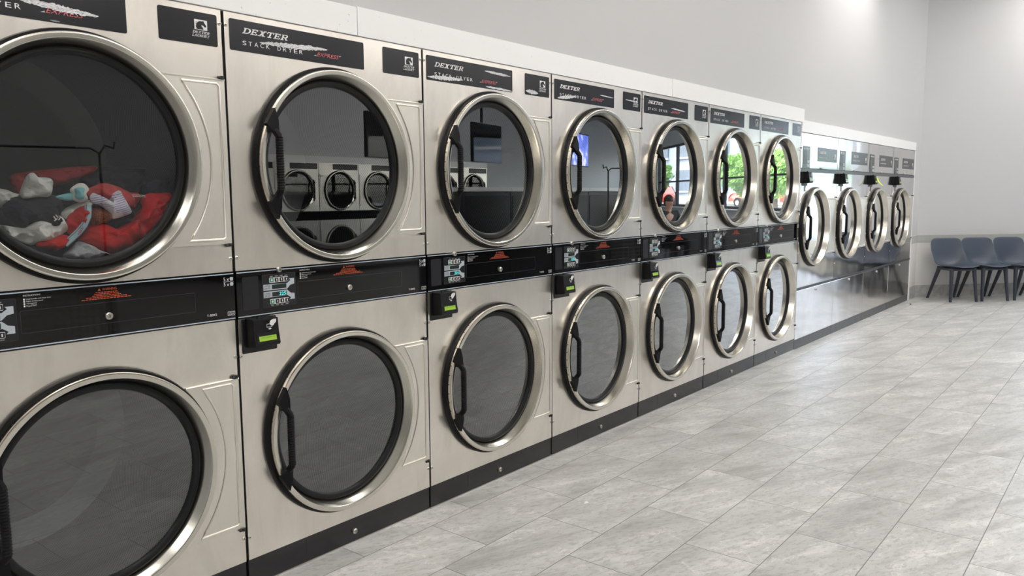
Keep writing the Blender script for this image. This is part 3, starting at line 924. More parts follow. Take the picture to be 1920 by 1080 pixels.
# ------------------------------------------------------------------ chairs by the far wall
def make_chair():
    t = empty('plastic_chair', (0, 0, 0))          # faces -Y, origin under the seat centre
    prof = [(-.245, .438), (-.235, .447), (-.15, .443), (-.05, .434), (.05, .430), (.12, .436), (.165, .458), (.190, .50), (.205, .56), (.218, .64), (.232, .72), (.245, .795)]
    half = [.150, .185, .205, .213, .217, .220, .224, .226, .226, .225, .222, .208]
    nx = 14
    top = []; n = len(prof)
    for i, ((y, z), h) in enumerate(zip(prof, half)):
        row_ = []
        back = max(0, (i-5)/(n-6))
        for j in range(nx+1):
            u = -1+2*j/nx
            cr = abs(u)**2.4
            arm = math.exp(-((i-6.3)/2.0)**2)
            zz = z+cr*.018*(1-back)+cr*.050*arm - (abs(u)**8*.016*(i-9) if i > 9 else 0)
            yy = y-cr*.030*min(1, back*2)-cr*.055*arm + (cr*.012 if i == 0 else 0)
            row_.append((u*h, yy, zz))
        top.append(row_)
    m = MB()
    m.add([v for r_ in top for v in r_], [(i*(nx+1)+j, i*(nx+1)+j+1, (i+1)*(nx+1)+j+1, (i+1)*(nx+1)+j) for i in range(n-1) for j in range(nx)], CHAIR)
    s_ = m.build('seat_shell', t, smooth=180)
    so_ = s_.modifiers.new('solid', 'SOLIDIFY'); so_.thickness = .010; so_.offset = 0
    sb = s_.modifiers.new('sub', 'SUBSURF'); sb.levels = 1; sb.render_levels = 2
    f = MB()
    f.tube([(-.15, -.16, .412), (.15, -.16, .412)], .018, CHLEG, 10); f.tube([(-.15, .11, .410), (.15, .11, .410)], .018, CHLEG, 10)
    for sx_ in (-1, 1): f.tube([(.15*sx_, -.16, .412), (.15*sx_, .11, .410)], .018, CHLEG, 10)
    f.build('seat_frame', t, smooth=60)
    for sx_ in (-1, 1):
        for fy, ty, fx in ((-.20, -.155, .175), (.265, .10, .185)):
            l = MB(); l.tube([(.148*sx_, ty, .425), (.152*sx_, ty+(fy-ty)*.12, .37), (fx*sx_, fy, 0.0)], [.029, .024, .0165], CHLEG, 12)
            l.build('leg', t, (.15*sx_, ty, .41), smooth=60)
    return t
ch_labels = ['blue-grey plastic chair nearest the washers, leftmost of the three by the far wall',
             'middle blue-grey plastic chair of the three by the far wall',
             'blue-grey plastic chair at the right edge of the photo, by the far wall']
c0 = make_chair()
al = Vector((math.cos(AW), math.sin(AW), 0)); nr = Vector((math.sin(AW), -math.cos(AW), 0))
for i, s_ in enumerate((.25, .69, 1.15)):
    o = c0 if i == 0 else copy_tree(c0)
    p = Vector(FL)+al*s_+nr*.40
    o.location = p; o.rotation_euler = (0, 0, AW-R(3))
    tag(o, ch_labels[i], 'chair', 'plastic chairs along the far wall')

o = copy_tree(c0); o.location = Vector(FL)+al*1.61+nr*.40; o.rotation_euler = (0, 0, AW-R(3))
tag(o, 'blue-grey plastic chair just beyond the right edge, mirrored in the third washer', 'chair', 'plastic chairs along the far wall')

# ------------------------------------------------------------------ crumbs on the floor
PAPER = mat('white_paper', (0.85, 0.85, 0.83), 0.6)
m = MB(); m.add([(-.02, 0, .001), (0, -.014, .004), (.018, .002, .001), (.004, .015, .006), (-.004, .0, .011)], [(0, 1, 4), (1, 2, 4), (2, 3, 4), (3, 0, 4), (3, 2, 1, 0)], PAPER)
o = m.build('paper_scrap'); o.location = (1.399, -.505, 0); tag(o, 'tiny crumpled white paper scrap on the grey floor tiles in the foreground', 'paper scrap')
m = MB(); m.revolve([(.011, .0), (.011, .009), (.0001, .012)], (0, 0), MATB, 12); m.v = [(x, z, y) for x, y, z in m.v]
o = m.build('bottle_cap', smooth=40); o.location = (9.249, -.123, 0); tag(o, 'small dark speck like a bottle cap on the floor near the end washer', 'bottle cap')

CL={
 'garment_back':(0.31,[(-0.439,1.466),(-0.304,1.491),(-0.206,1.487),(-0.053,1.476),(-0.066,1.369),(-0.249,1.338),(-0.408,1.316),(-0.451,1.379)]),
 'red_back':(0.22,[(-0.575,1.454),(-0.471,1.473),(-0.340,1.486),(-0.338,1.470),(-0.416,1.434),(-0.505,1.400),(-0.561,1.386),(-0.580,1.412)]),
 'jeans':(0.16,[(-0.202,1.425),(-0.171,1.442),(-0.129,1.449),(-0.091,1.443),(-0.097,1.399),(-0.147,1.383),(-0.195,1.383),(-0.210,1.403)]),
 'red_right':(0.12,[(-0.221,1.396),(-0.181,1.399),(-0.133,1.397),(-0.142,1.360),(-0.172,1.314),(-0.222,1.267),(-0.280,1.234),(-0.286,1.282),(-0.261,1.326),(-0.235,1.377)]),
 'black_mid':(0.14,[(-0.351,1.319),(-0.303,1.340),(-0.254,1.371),(-0.236,1.396),(-0.242,1.345),(-0.274,1.301),(-0.323,1.281),(-0.364,1.304)]),
 'red_low':(0.07,[(-0.421,1.306),(-0.385,1.308),(-0.347,1.289),(-0.303,1.303),(-0.270,1.314),(-0.270,1.276),(-0.304,1.231),(-0.367,1.210),(-0.420,1.228),(-0.456,1.254),(-0.461,1.263),(-0.440,1.283)]),
 'red_top':(0.1,[(-0.413,1.408),(-0.385,1.425),(-0.355,1.429),(-0.319,1.418),(-0.288,1.402),(-0.254,1.396),(-0.263,1.358),(-0.292,1.352),(-0.322,1.365),(-0.368,1.369),(-0.394,1.384),(-0.416,1.393)]),
 'grey':(0.05,[(-0.517,1.214),(-0.493,1.239),(-0.470,1.257),(-0.442,1.245),(-0.414,1.228),(-0.383,1.211),(-0.445,1.197)]),
 'white_lump':(0.1,[(-0.597,1.400),(-0.576,1.448),(-0.559,1.458),(-0.547,1.446),(-0.512,1.440),(-0.519,1.392),(-0.551,1.388),(-0.591,1.384)]),
 'white_left':(0.17,[(-0.659,1.409),(-0.639,1.414),(-0.616,1.411),(-0.593,1.400),(-0.567,1.394),(-0.600,1.374),(-0.627,1.360),(-0.653,1.352),(-0.671,1.375)]),
 'charcoal':(0.12,[(-0.622,1.383),(-0.570,1.388),(-0.499,1.394),(-0.478,1.370),(-0.475,1.340),(-0.487,1.323),(-0.527,1.309),(-0.568,1.299),(-0.602,1.306)]),
 'navy':(0.07,[(-0.653,1.367),(-0.632,1.380),(-0.603,1.366),(-0.574,1.334),(-0.581,1.312),(-0.612,1.301),(-0.644,1.327),(-0.657,1.353)]),
 'white_low':(0.065,[(-0.687,1.315),(-0.644,1.297),(-0.603,1.304),(-0.571,1.319),(-0.538,1.325),(-0.511,1.333),(-0.493,1.306),(-0.497,1.286),(-0.532,1.264),(-0.581,1.252),(-0.601,1.253),(-0.638,1.272),(-0.674,1.290)]),
 'black_sock':(0.045,[(-0.548,1.342),(-0.522,1.333),(-0.512,1.316),(-0.524,1.303),(-0.556,1.308),(-0.569,1.317)]),
 'sock':(0.05,[(-0.482,1.411),(-0.461,1.427),(-0.442,1.426),(-0.431,1.411),(-0.441,1.396),(-0.438,1.378),(-0.457,1.371),(-0.478,1.379),(-0.479,1.396)]),
 'sock_in':(0.03,[(-0.478,1.413),(-0.459,1.415),(-0.454,1.408),(-0.458,1.397),(-0.456,1.384),(-0.470,1.379),(-0.478,1.387),(-0.476,1.399)]),
 'sock_toe':(0.06,[(-0.520,1.388),(-0.501,1.396),(-0.476,1.398),(-0.472,1.379),(-0.502,1.378)]),
 'pad':(0.055,[(-0.428,1.387),(-0.415,1.399),(-0.396,1.378),(-0.370,1.372),(-0.363,1.393),(-0.338,1.407),(-0.327,1.387),(-0.303,1.343),(-0.321,1.331),(-0.364,1.320),(-0.375,1.342),(-0.397,1.360),(-0.420,1.369)]),
 'undies':(0.06,[(-0.450,1.362),(-0.426,1.360),(-0.431,1.325),(-0.455,1.293),(-0.484,1.276),(-0.498,1.294),(-0.489,1.329),(-0.471,1.349)]),
 'undies_tail':(0.05,[(-0.581,1.261),(-0.552,1.265),(-0.513,1.278),(-0.491,1.268),(-0.513,1.243),(-0.527,1.238),(-0.538,1.231),(-0.553,1.239),(-0.585,1.247)]),
 'plaid':(0.08,[(-0.416,1.354),(-0.375,1.348),(-0.362,1.323),(-0.393,1.305),(-0.425,1.309)]),
 'white_shirt':(0.09,[(-0.498,1.338),(-0.475,1.358),(-0.437,1.373),(-0.410,1.378),(-0.417,1.357),(-0.465,1.331),(-0.488,1.320)]),
 'band':(0.035,[(-0.446,1.365),(-0.449,1.331),(-0.462,1.304),(-0.481,1.283),(-0.502,1.265),(-0.519,1.252)]),
}

# ------------------------------------------------------------------ laundry in the upper drum of the nearest dryer
def fabric(name, c, r=0.85, kind=None):
    m = mat(name, c, r, 0, 0.2)
    w = worldpos(m)
    n = noise_tex(m, w, 420, 2)
    if kind == 'heather':
        n2 = noise_tex(m, w, 600, 2)
        lk(m, mixc(m, ramp(m, n2.outputs[0], [(.4, 0.0), (.6, 1.0)]), c, tuple(min(1, v*1.7) for v in c)), bsdf(m).inputs['Base Color'])
    if kind == 'plaid':
        ck = nd(m, 'ShaderNodeTexChecker'); ck.inputs['Scale'].default_value = 190; lk(m, mapping(m, w, (1, 1, 1), (0, .6, 0)), ck.inputs['Vector'])
        ck.inputs[1].default_value = (.26, .07, .02, 1); ck.inputs[2].default_value = (.12, .03, .02, 1); lk(m, ck.outputs[0], bsdf(m).inputs['Base Color'])
    if kind == 'stripe':
        s_ = nd(m, 'ShaderNodeSeparateXYZ'); lk(m, mapping(m, w, (1, 1, 1), (0, .25, 0)), s_.inputs[0])
        f = math_(m, 'SINE', math_(m, 'MULTIPLY', s_.outputs[2], 2*PI/.0065))
        nn = noise_tex(m, w, 22, 1)
        f = math_(m, 'MULTIPLY', ramp(m, f, [(.5, 0.0), (.75, 1.0)]), ramp(m, nn.outputs[0], [(.45, 0.0), (.5, 1.0)]))
        lk(m, mixc(m, f, c, (.22, .20, .55)), bsdf(m).inputs['Base Color'])
    nf = noise_tex(m, mapping(m, w, (1, 1, 1.8), (0, .5, 0)), 17, 2, 0.45, 0.7)
    hgt_ = math_(m, 'ADD', math_(m, 'MULTIPLY', n.outputs[0], .05), math_(m, 'ABSOLUTE', math_(m, 'SUBTRACT', nf.outputs[0], .5)))
    bump(m, hgt_, 0.55, 0.022)
    return m
FB = dict(deepred=fabric('deep_red_reflection', (.24, .018, .02)), red=fabric('red_cotton', (.50, .016, .016)), brightred=fabric('red_nylon', (.62, .010, .014), .45), faded=fabric('faded_red_knit', (.50, .07, .065)),
          white=fabric('white_cotton', (.70, .69, .65)), grey=fabric('grey_marl', (.26, .27, .28), .9, 'heather'), dark=fabric('charcoal_fleece', (.035, .037, .042)),
          navy=fabric('navy_knit', (.008, .011, .020)), black=fabric('black_cotton', (.012, .012, .014)), denim=fabric('dark_denim', (.014, .018, .030)),
          aqua=fabric('aqua_knit', (.22, .50, .54)), plaid=fabric('orange_plaid', (.4, .1, .02), .85, 'plaid'), stripe=fabric('striped_flannel', (.66, .62, .66), .85, 'stripe'),
          blue=fabric('pale_blue_elastic', (.36, .50, .56)))
def smooth_outline(P, n=7):
    out = []; k = len(P)
    for i in range(k):
        p0, p1, p2, p3 = (Vector(P[(i+q-1) % k]) for q in range(4))
        for j in range(n):
            t = j/n
            out.append(0.5*((2*p1)+(-p0+p2)*t+(2*p0-5*p1+4*p2-p3)*t*t+(-p0+3*p1-3*p2+p3)*t**3))
    return out
def cloth(name, key, fab, bulge=.042, wr=.016, seed=0, fold=45, ang=0.7):
    y0, P = CL[key]
    O = smooth_outline(P); dc = Vector((-W+.447, 1.497))
    O = [dc+(p-dc)*min(1, .35/max(1e-6, (p-dc).length)) for p in O]; c = sum(O, Vector((0, 0)))/len(O); k = len(O); nr_ = 18
    vs = []; fs = []
    Yc = lambda x, z: noise.noise(Vector((x*9+seed, z*9, seed*1.7)))
    def fold_h(x, z):
        q = x*math.cos(ang)+z*math.sin(ang)
        wv = math.sin(q*fold*2+3.0*noise.noise(Vector((x*14, z*14, seed)))*2)
        rx, rz = x*math.cos(ang)+z*math.sin(ang), -x*math.sin(ang)+z*math.cos(ang)
        rg = 1-abs(noise.noise(Vector((rx*26, rz*9, seed+3))))*2.6
        rg2 = 1-abs(noise.noise(Vector((rx*30+rz*22, rz*34-rx*12, seed+8))))*2.2
        return -(rg*.9+rg2*.45)*wr+wv*wr*.25+noise.noise(Vector((x*32, z*32, seed+5)))*wr*.8
    for i in range(1, nr_+1):
        r = (i/nr_)
        for j in range(k):
            p = c+(O[j]-c)*r
            y = y0-bulge*(1-r**3.0)+bulge*.4+fold_h(p.x, p.y)*(1 if r < 1 else .5)
            vs.append((p.x, y, p.y))
    ci = len(vs); vs.append((c.x, y0-bulge*.6+fold_h(c.x, c.y), c.y))
    for i in range(nr_-1):
        for j in range(k):
            fs.append((i*k+j, i*k+(j+1) % k, (i+1)*k+(j+1) % k, (i+1)*k+j))
    for j in range(k): fs.append((ci, (j+1) % k, j))
    # rolled back edge and a slightly smaller back skin
    b = len(vs)
    for j in range(k):
        p = c+(O[j]-c)*.90; vs.append((p.x, y0+bulge*.4+.012, p.y))
    for j in range(k): fs.append(((nr_-1)*k+j, (nr_-1)*k+(j+1) % k, b+(j+1) % k, b+j))
    fs.append(tuple(b+j for j in range(k)))
    m = MB(); m.add(vs, fs, fab)
    return m.build(name, None, (c.x, y0, c.y), smooth=75)
def cl_item(name, key, fab, label, cat, **kw):
    o = cloth(name, key, FB[fab], **kw); tag(o, label, cat, 'laundry in the upper drum of the nearest dryer'); return o
cl_item('dark_sweatshirt', 'garment_back', 'dark', 'dark charcoal sweatshirt heaped at the back of the drum behind the other laundry', 'sweatshirt', seed=1, bulge=.05)
cl_item('red_reflection', 'red_back', 'deepred', 'dull red reflection modelled as cloth along the back top of the laundry at left', 'reflection', seed=2, bulge=.03)  # mirrored red patch of the door glass, modelled as a cloth inside
cl_item('dark_jeans', 'jeans', 'denim', 'dark navy jeans crumpled at the right top of the laundry, above the bright red jacket', 'jeans', seed=3, fold=80, wr=.01)
cl_item('red_jacket', 'red_right', 'brightred', 'shiny bright red jacket filling the right side of the laundry against the glass', 'jacket', seed=4)
cl_item('black_legging', 'black_mid', 'black', 'black garment squeezed between the bright red jacket and the white flannel', 'leggings', seed=5)
cl_item('red_sweatpants', 'red_low', 'red', 'large red cotton sweatpants in the middle bottom of the laundry', 'sweatpants', seed=6, bulge=.05, fold=30, wr=.012)
k1 = cl_item('red_knit_top', 'red_top', 'faded', 'faded red knit top with a ribbed cuff and white stripes on top of the pile', 'top', seed=7)
cl_item('grey_sweater', 'grey', 'grey', 'heather grey sweater showing at the bottom edge of the drum glass', 'sweater', seed=8, bulge=.02)
cl_item('white_sock', 'white_lump', 'white', 'white cotton sock standing up at the top left of the laundry', 'sock', seed=9, ang=1.5, fold=40)
cl_item('white_tee', 'white_left', 'white', 'white T-shirt at the left edge of the laundry behind the navy garment', 'shirt', seed=10)
cl_item('charcoal_shorts', 'charcoal', 'dark', 'dark grey fleece shorts lying at left between the white clothes', 'shorts', seed=11, bulge=.035, wr=.004)
cl_item('navy_beanie', 'navy', 'navy', 'navy blue knitted garment bundled at the left front of the laundry', 'beanie', seed=12)
cl_item('white_undershirt', 'white_low', 'white', 'wrinkled white undershirt along the bottom left of the drum glass', 'undershirt', seed=13, bulge=.035)
bs = cl_item('black_sock', 'black_sock', 'black', 'small black sock with white brush-like strokes on the white undershirt', 'sock', seed=14, bulge=.02, wr=.003)
st = MB()
for a, b2 in (((-.546, 1.333), (-.540, 1.324)), ((-.540, 1.337), (-.534, 1.329)), ((-.545, 1.320), (-.536, 1.326)), ((-.533, 1.322), (-.527, 1.331))):
    st.tube([(a[0], .028, a[1]), (b2[0], .028, b2[1])], .0016, FB['white'], 6)
s_ = st.build('white_strokes', None, tuple(bs.location)); s_.location = (0, 0, 0); s_.parent = bs
cl_item('white_shirt', 'white_shirt', 'white', 'white shirt sleeve curving behind the red underwear with the pale blue band', 'shirt', seed=15, bulge=.03)
cl_item('plaid_shorts', 'plaid', 'plaid', 'scrap of orange and dark plaid shorts between the blue waistband and white flannel', 'shorts', seed=16, bulge=.03)
sk = cl_item('baby_sock', 'sock', 'white', 'white sock with an aqua inside, opening turned to the glass, beside the faded red top', 'sock', seed=17, bulge=.02, wr=.002)
for key in ('sock_in', 'sock_toe'):
    q = cloth('aqua_lining' if key == 'sock_in' else 'aqua_toe', key, FB['aqua'], bulge=.012, wr=.002, seed=18)
    q.location = Vector(q.location)-Vector(sk.location); q.parent = sk
cl_item('flannel_cloth', 'pad', 'stripe', 'white flannel cloth with purple-blue stripes lying on top of the red clothes', 'cloth', seed=19, bulge=.025, wr=.004)
un = cl_item('red_underwear', 'undies', 'red', 'red underwear with a pale blue lettered waistband in the middle of the laundry', 'underwear', seed=20, bulge=.03)
q = cloth('hem', 'undies_tail', FB['red'], bulge=.03, wr=.01, seed=21); q.location = Vector(q.location)-Vector(un.location); q.parent = un
_, BP = CL['band']; BS = []
for i in range(len(BP)-1):
    for j in range(4): BS.append(Vector(BP[i]).lerp(Vector(BP[i+1]), j/4))
BS.append(Vector(BP[-1]))
bm_ = MB(); vv_ = []; w_ = .0095
for i, p in enumerate(BS):
    t = (BS[min(i+1, len(BS)-1)]-BS[max(i-1, 0)]).normalized(); n = Vector((t.y, -t.x))
    for s0, yy in ((-1, .030), (-.75, .028), (.75, .028), (1, .030), (1, .036), (-1, .036)):
        vv_.append((p.x+n.x*w_*s0, yy, p.y+n.y*w_*s0))
fs = []
for i in range(len(BS)-1):
    for j in range(6): fs.append((i*6+j, i*6+(j+1) % 6, (i+1)*6+(j+1) % 6, (i+1)*6+j))
bm_.add(vv_, fs, FB['blue'])
for s0 in (-.8, .8):
    L_ = []
    for i, p in enumerate(BS):
        t = (BS[min(i+1, len(BS)-1)]-BS[max(i-1, 0)]).normalized(); n = Vector((t.y, -t.x)); L_.append((p.x+n.x*w_*s0, .0275, p.y+n.y*w_*s0))
    bm_.tube(L_, .0007, FB['dark'], 5)
q = bm_.build('waistband', None, tuple(un.location), smooth=60); q.location = (0, 0, 0); q.parent = un

st = MB()
for dz in (0, -.0045): st.tube([(-.302, .066, 1.3925+dz), (-.280, .058, 1.3925+dz), (-.257, .066, 1.3905+dz)], .0011, FB['white'], 6)
q = st.build('white_stripes', None, tuple(k1.location)); q.location = (0, 0, 0); q.parent = k1
st = MB()
for bx_, bz_ in ((-.452, 1.340), (-.470, 1.300)):
    pth = []
    for i in range(30):
        t = i/29; pth.append((bx_-.004*t*3+.0035*math.sin(t*26), .0268, bz_-.022*t+.0025*math.cos(t*26)))
    st.tube(pth, .0006, FB['red'], 5)
q = st.build('stitched_script', None, tuple(un.location)); q.location = (0, 0, 0); q.parent = un

# ------------------------------------------------------------------ far side of the room (seen mirrored in the door glass)
sp_ = make_dryer(simple=True)
opl = ['first', 'second', 'third', 'fourth', 'fifth', 'sixth', 'seventh']
for i in range(7):
    o = sp_ if i == 0 else copy_tree(sp_)
    o.location = (5.6+W*(i+1), -10+.87, 0); o.rotation_euler = (0, 0, PI)
    tag(o, 'stacked dryer across the room, %s of its row, mirrored in the door glass' % opl[i], 'dryer', 'stacked dryers in the opposite row')
b = MB(); b.box(5.6, 5.6+7*W, -9.135, -9.12, 1.9925, 2.10, TRIM); struct(b.build('trim_10'))
b = MB(); b.box(5.58, 5.6+7*W+.02, -10, -9.16, 1.9925, 2.09, WALLP); struct(b.build('wall_opposite_ledge'))

TVB = mat('tv_black', (.008, .008, .009), .2)
def tv(x, y, z, rz, lit, label):
    t = empty('television', (x, y, z), rz)
    b = MB(); b.box(-.45, .45, -.02, .03, -.27, .27, TVB); b.box(-.18, .18, .03, .06, -.15, .15, TVB)
    b.build('case', t, bevel=.004)
    s = MB()
    if lit:
        m = mat('tv_picture', (0, 0, 0), .2)
        n = noise_tex(m, coords(m), 3.5, 2)
        cr = ramp(m, n.outputs[0], [(.35, (.02, .05, .35)), (.5, (.10, .16, .75)), (.6, (.7, .7, .85)), (.7, (.6, .05, .15))])
        lk(m, cr, bsdf(m).inputs['Emission Color']); bsdf(m).inputs['Emission Strength'].default_value = 2.2
        s.box(-.43, .43, -.021, -.02, -.25, .25, m)
    else: s.box(-.43, .43, -.021, -.02, -.25, .25, BLACK)
    s.build('screen', t)
    p = MB(); p.tube([(0, .08, -.1), (0, .08, H-z-.001)], .02, TVB, 10); p.box(-.05, .05, .05, .10, -.1, .1, TVB); p.build('ceiling_pole', t, smooth=40)
    tag(t, label, 'television', 'televisions hanging over the middle aisle')
for x, lit, lb in ((5.3, False, 'dark television mirrored in the upper glass of the second dryer'), (7.19, False, 'black television mirrored in the upper glass of the third dryer'), (9.5, True, 'television with a blue picture mirrored in the upper glass of the fourth dryer')):
    tv(x, -5.0, 2.12, PI-.25, lit, lb)

def island(x, label):
    t = empty('service_cabinet', (x, -5.2, 0))
    b = MB(); b.box(0, 1.0, -.45, .45, .08, 1.44, RAILG); b.build('body', t, bevel=.01)
    b = MB(); b.box(.02, .98, -.43, .43, 0, .08, MATB); b.build('plinth', t)
    b = MB(); b.box(0, 1.0, -.48, .48, 1.44, 1.50, TRIM); b.build('top', t, bevel=.004)
    b = MB(); b.box(.04, .96, .45, .458, .14, 1.38, TVB); b.build('door', t)
    tag(t, label, 'cabinet', 'dark cabinets in the middle of the room')
for i in range(5): island(6.4+1.005*i, 'dark cabinet with a white top mirrored in the glass, %s along the middle aisle' % opl[i])

def cart(x, y, rz, label):
    t = empty('laundry_cart', (x, y, 0), rz)
    f = MB()
    for a, b2 in (((-.4, -.25), (.4, -.25)), ((.4, -.25), (.4, .25)), ((.4, .25), (-.4, .25)), ((-.4, .25), (-.4, -.25))):
        for z in (.25, .8): f.tube([(*a, z), (*b2, z)], .011, SCREWM, 8)
        f.tube([(*a, .12), (*a, .8)], .011, SCREWM, 8)
    f.build('frame', t, smooth=60)
    g = MB()
    for z in [.25+.055*i for i in range(1, 10)]: g.tube([(-.4, -.25, z), (.4, -.25, z), (.4, .25, z), (-.4, .25, z)], .003, SCREWM, 5, closed=True)
    for i in range(1, 16): 
        x_ = -.4+.05*i; g.tube([(x_, -.25, .8), (x_, -.25, .25), (x_, .25, .25), (x_, .25, .8)], .003, SCREWM, 5)
    g.build('wire_basket', t)
    r = MB(); r.tube([(-.4, 0, .25), (-.4, 0, 1.72), (-.34, 0, 1.76), (.34, 0, 1.76), (.4, 0, 1.72), (.4, 0, .25)], .010, MATB, 8)
    for s_ in (-1, 1): r.tube([(.4*s_, 0, 1.72), (.44*s_, 0, 1.78), (.50*s_, 0, 1.76), (.51*s_, 0, 1.81)], .009, MATB, 8)
    r.build('hanging_rail', t, smooth=60)
    for sx_ in (-.4, .4):
        for sy_ in (-.25, .25):
            w = MB(); w.revolve([(.05, -.012), (.05, .012)], (sx_, .05), MATB, 20); w.disc((sx_, .05), .05, -.012, MATB, 20); w.disc((sx_, .05), .05, .012, MATB, 20)
            w.v = [(a, b2+sy_, c) for a, b2, c in w.v]; w.build('wheel', t)
    tag(t, label, 'laundry cart', 'wire laundry carts with hanging rails')
cart(.9, -3.9, .3, 'wire laundry cart whose black hanging rail is mirrored above the coloured laundry')
cart(8.7, -3.6, .2, 'wire laundry cart with a black rail mirrored in the fourth dryer glass')

# ------------------------------------------------------------------ outdoors beyond the windows
GR = paint('asphalt', (.20, .20, .20), .9, 12, .1)
AWn = Vector((math.sin(-AW), math.cos(-AW)))
g = MB(); o1 = Vector((XE, 0))+Vector((.731, -.682))*-3+AWn*.6; o2 = o1+Vector((.731, -.682))*30
g.quad([(o1.x, o1.y, .5), (o2.x, o2.y, .5), (o2.x+90, o2.y, .5), (o1.x+110, o1.y+60, .5), (o1.x, o1.y+60, .5)], GR); struct(g.build('ground_outside'))
FAC = mat('facade_panels', (.40, .47, .60), .6); FACG = mat('facade_glass', (.14, .19, .26), .08)
t = empty('office_building', (0, 0, 0)); t.location = (62, -16, .5); t.rotation_euler = (0, 0, R(-68))
b = MB(); b.box(-26, 26, 0, 12, 0, 17, FAC); b.build('wall', t)
for r_ in range(5):
    for c_ in range(12):
        b = MB(); x = -24.5+4.1*c_; b.box(x, x+2.9, -.12, .02, 1.2+3.2*r_, 3.2+3.2*r_, FACG); b.box(x-.1, x+3.0, -.2, -.0, 1.05+3.2*r_, 1.2+3.2*r_, TRIM); b.build('window', t)
tag(t, 'blue-grey office building across the street mirrored in the far dryer doors', 'building')
LEAF = mat('leaves', (.10, .26, .04), .6)
ln = noise_tex(LEAF, worldpos(LEAF), 3, 4); lk(LEAF, mixc(LEAF, ln.outputs[0], (.10, .26, .04), (.36, .60, .14)), bsdf(LEAF).inputs['Base Color'])
BARK = mat('bark', (.10, .07, .05), .9)
def tree(x, y, h, seed, label):
    rd = random.Random(seed)
    t = empty('street_tree', (x, y, .5))
    m = MB(); m.tube([(0, 0, 0), (.05, 0, h*.3), (0, .08, h*.6), (.05, 0, h*.85)], [.16, .13, .08, .03], BARK, 10)
    for q in range(6):
        a = rd.uniform(0, 6.28); m.tube([(0, 0, h*(.3+.07*q)), (math.cos(a)*h*.2, math.sin(a)*h*.2, h*(.5+.07*q))], [.05, .015], BARK, 6)
    m.build('trunk', t, smooth=60)
    vs = []; fs = []
    for q in range(12000):
        th = rd.uniform(0, 2*PI); cz = rd.uniform(-1, 1); r = rd.uniform(.35, 1)**.5
        d = Vector((math.sqrt(1-cz*cz)*math.cos(th), math.sqrt(1-cz*cz)*math.sin(th), cz))
        r *= .85+.35*noise.noise(d*2.2+Vector((seed, 0, 0)))
        p = Vector((d.x*h*.56*r, d.y*h*.56*r, h*.60+d.z*h*.40*r))
        n = Vector((rd.gauss(0, 1), rd.gauss(0, 1), rd.gauss(0, 1))).normalized(); u = n.orthogonal().normalized(); v = n.cross(u); l = rd.uniform(.07, .13)
        o = len(vs); vs += [p-u*l, p-v*l*.45, p+u*l, p+v*l*.45]; fs.append((o, o+1, o+2, o+3))
    m = MB(); m.add(vs, fs, LEAF); m.build('foliage', t, recalc=False)
    tag(t, label, 'tree', 'street trees outside the windows')
tree(41, -21.6, 3.3, 1, 'green street tree at the left, mirrored in the fifth dryer glass')
tree(45, -16.8, 3.6, 2, 'green street tree mirrored in the sixth dryer glass')
tree(40, -13.2, 3.3, 3, 'green street tree in front, mirrored in the last dryer glass')
tree(43, -9.4, 3.0, 4, 'green street tree mirrored in the second washer panel')

CARP = mat('red_car_paint', (.75, .07, .03), .25); CARP.node_tree.nodes['Principled BSDF'].inputs['Coat Weight'].default_value = 1
def car(x, y, rz, label):
    t = empty('car', (x, y, .5), rz)
    # side profile swept across, narrowing at the roof
    prof = [(-2.15, .35), (-2.2, .70), (-2.05, .95), (-1.55, 1.02), (-1.0, 1.42), (.35, 1.45), (1.05, 1.02), (1.95, .88), (2.18, .65), (2.15, .35)]
    secs = [(-.88, .93, .0), (-.90, 1.0, 0), (.90, 1.0, 0), (.88, .93, 0)]
    vs = []; k = len(prof)
    for sy_, sc, _ in ((-.80, .97, 0), (-.9, 1, 0), (.9, 1, 0), (.80, .97, 0)):
        for px, pz in prof:
            inn = .72 if pz > 1.3 else 1.0
            vs.append((px*sc, sy_*inn, pz))
    fs = [tuple(range(k)), tuple(range(4*k-1, 3*k-1, -1))]
    for a in range(3):
        for j in range(k): fs.append((a*k+j, (a+1)*k+j, (a+1)*k+(j+1) % k, a*k+(j+1) % k))
    m = MB(); m.add(vs, fs, CARP); m.build('body', t, smooth=35, bevel=.05)
    g = MB()
    for s_ in (-1, 1):
        P = [(-1.38, 1.05), (.85, 1.05), (.30, 1.37), (-.95, 1.36)]
        g.quad([(a, s_*(.87 if c < 1.2 else .70), c) for a, c in P], FACG)
    g.quad([(1.0, -.72, 1.06), (1.0, .72, 1.06), (.42, .60, 1.42), (.42, -.60, 1.42)], FACG)
    g.build('car_window', t)
    for sx_ in (-1.35, 1.35):
        for sy_ in (-.82, .82):
            w = MB(); w.revolve([(.18, -.10), (.30, -.11), (.33, -.08), (.33, .08), (.30, .11), (.18, .10)], (0, 0), RUBBER, 28); w.revolve([(.18, -.09), (.04, -.06), (.0001, -.08)], (0, 0), SCREWM, 20); w.revolve([(.18, .09), (.04, .06), (.0001, .08)], (0, 0), SCREWM, 20)
            o = w.build('wheel', t, smooth=40); o.location = (sx_, sy_, .33)
    tag(t, label, 'car')
car(49, -24.6, R(-25), 'red car parked outside, mirrored low in the fifth dryer glass')
car(50, -17.8, R(-70), 'red car parked further off, mirrored in the last dryer glass')


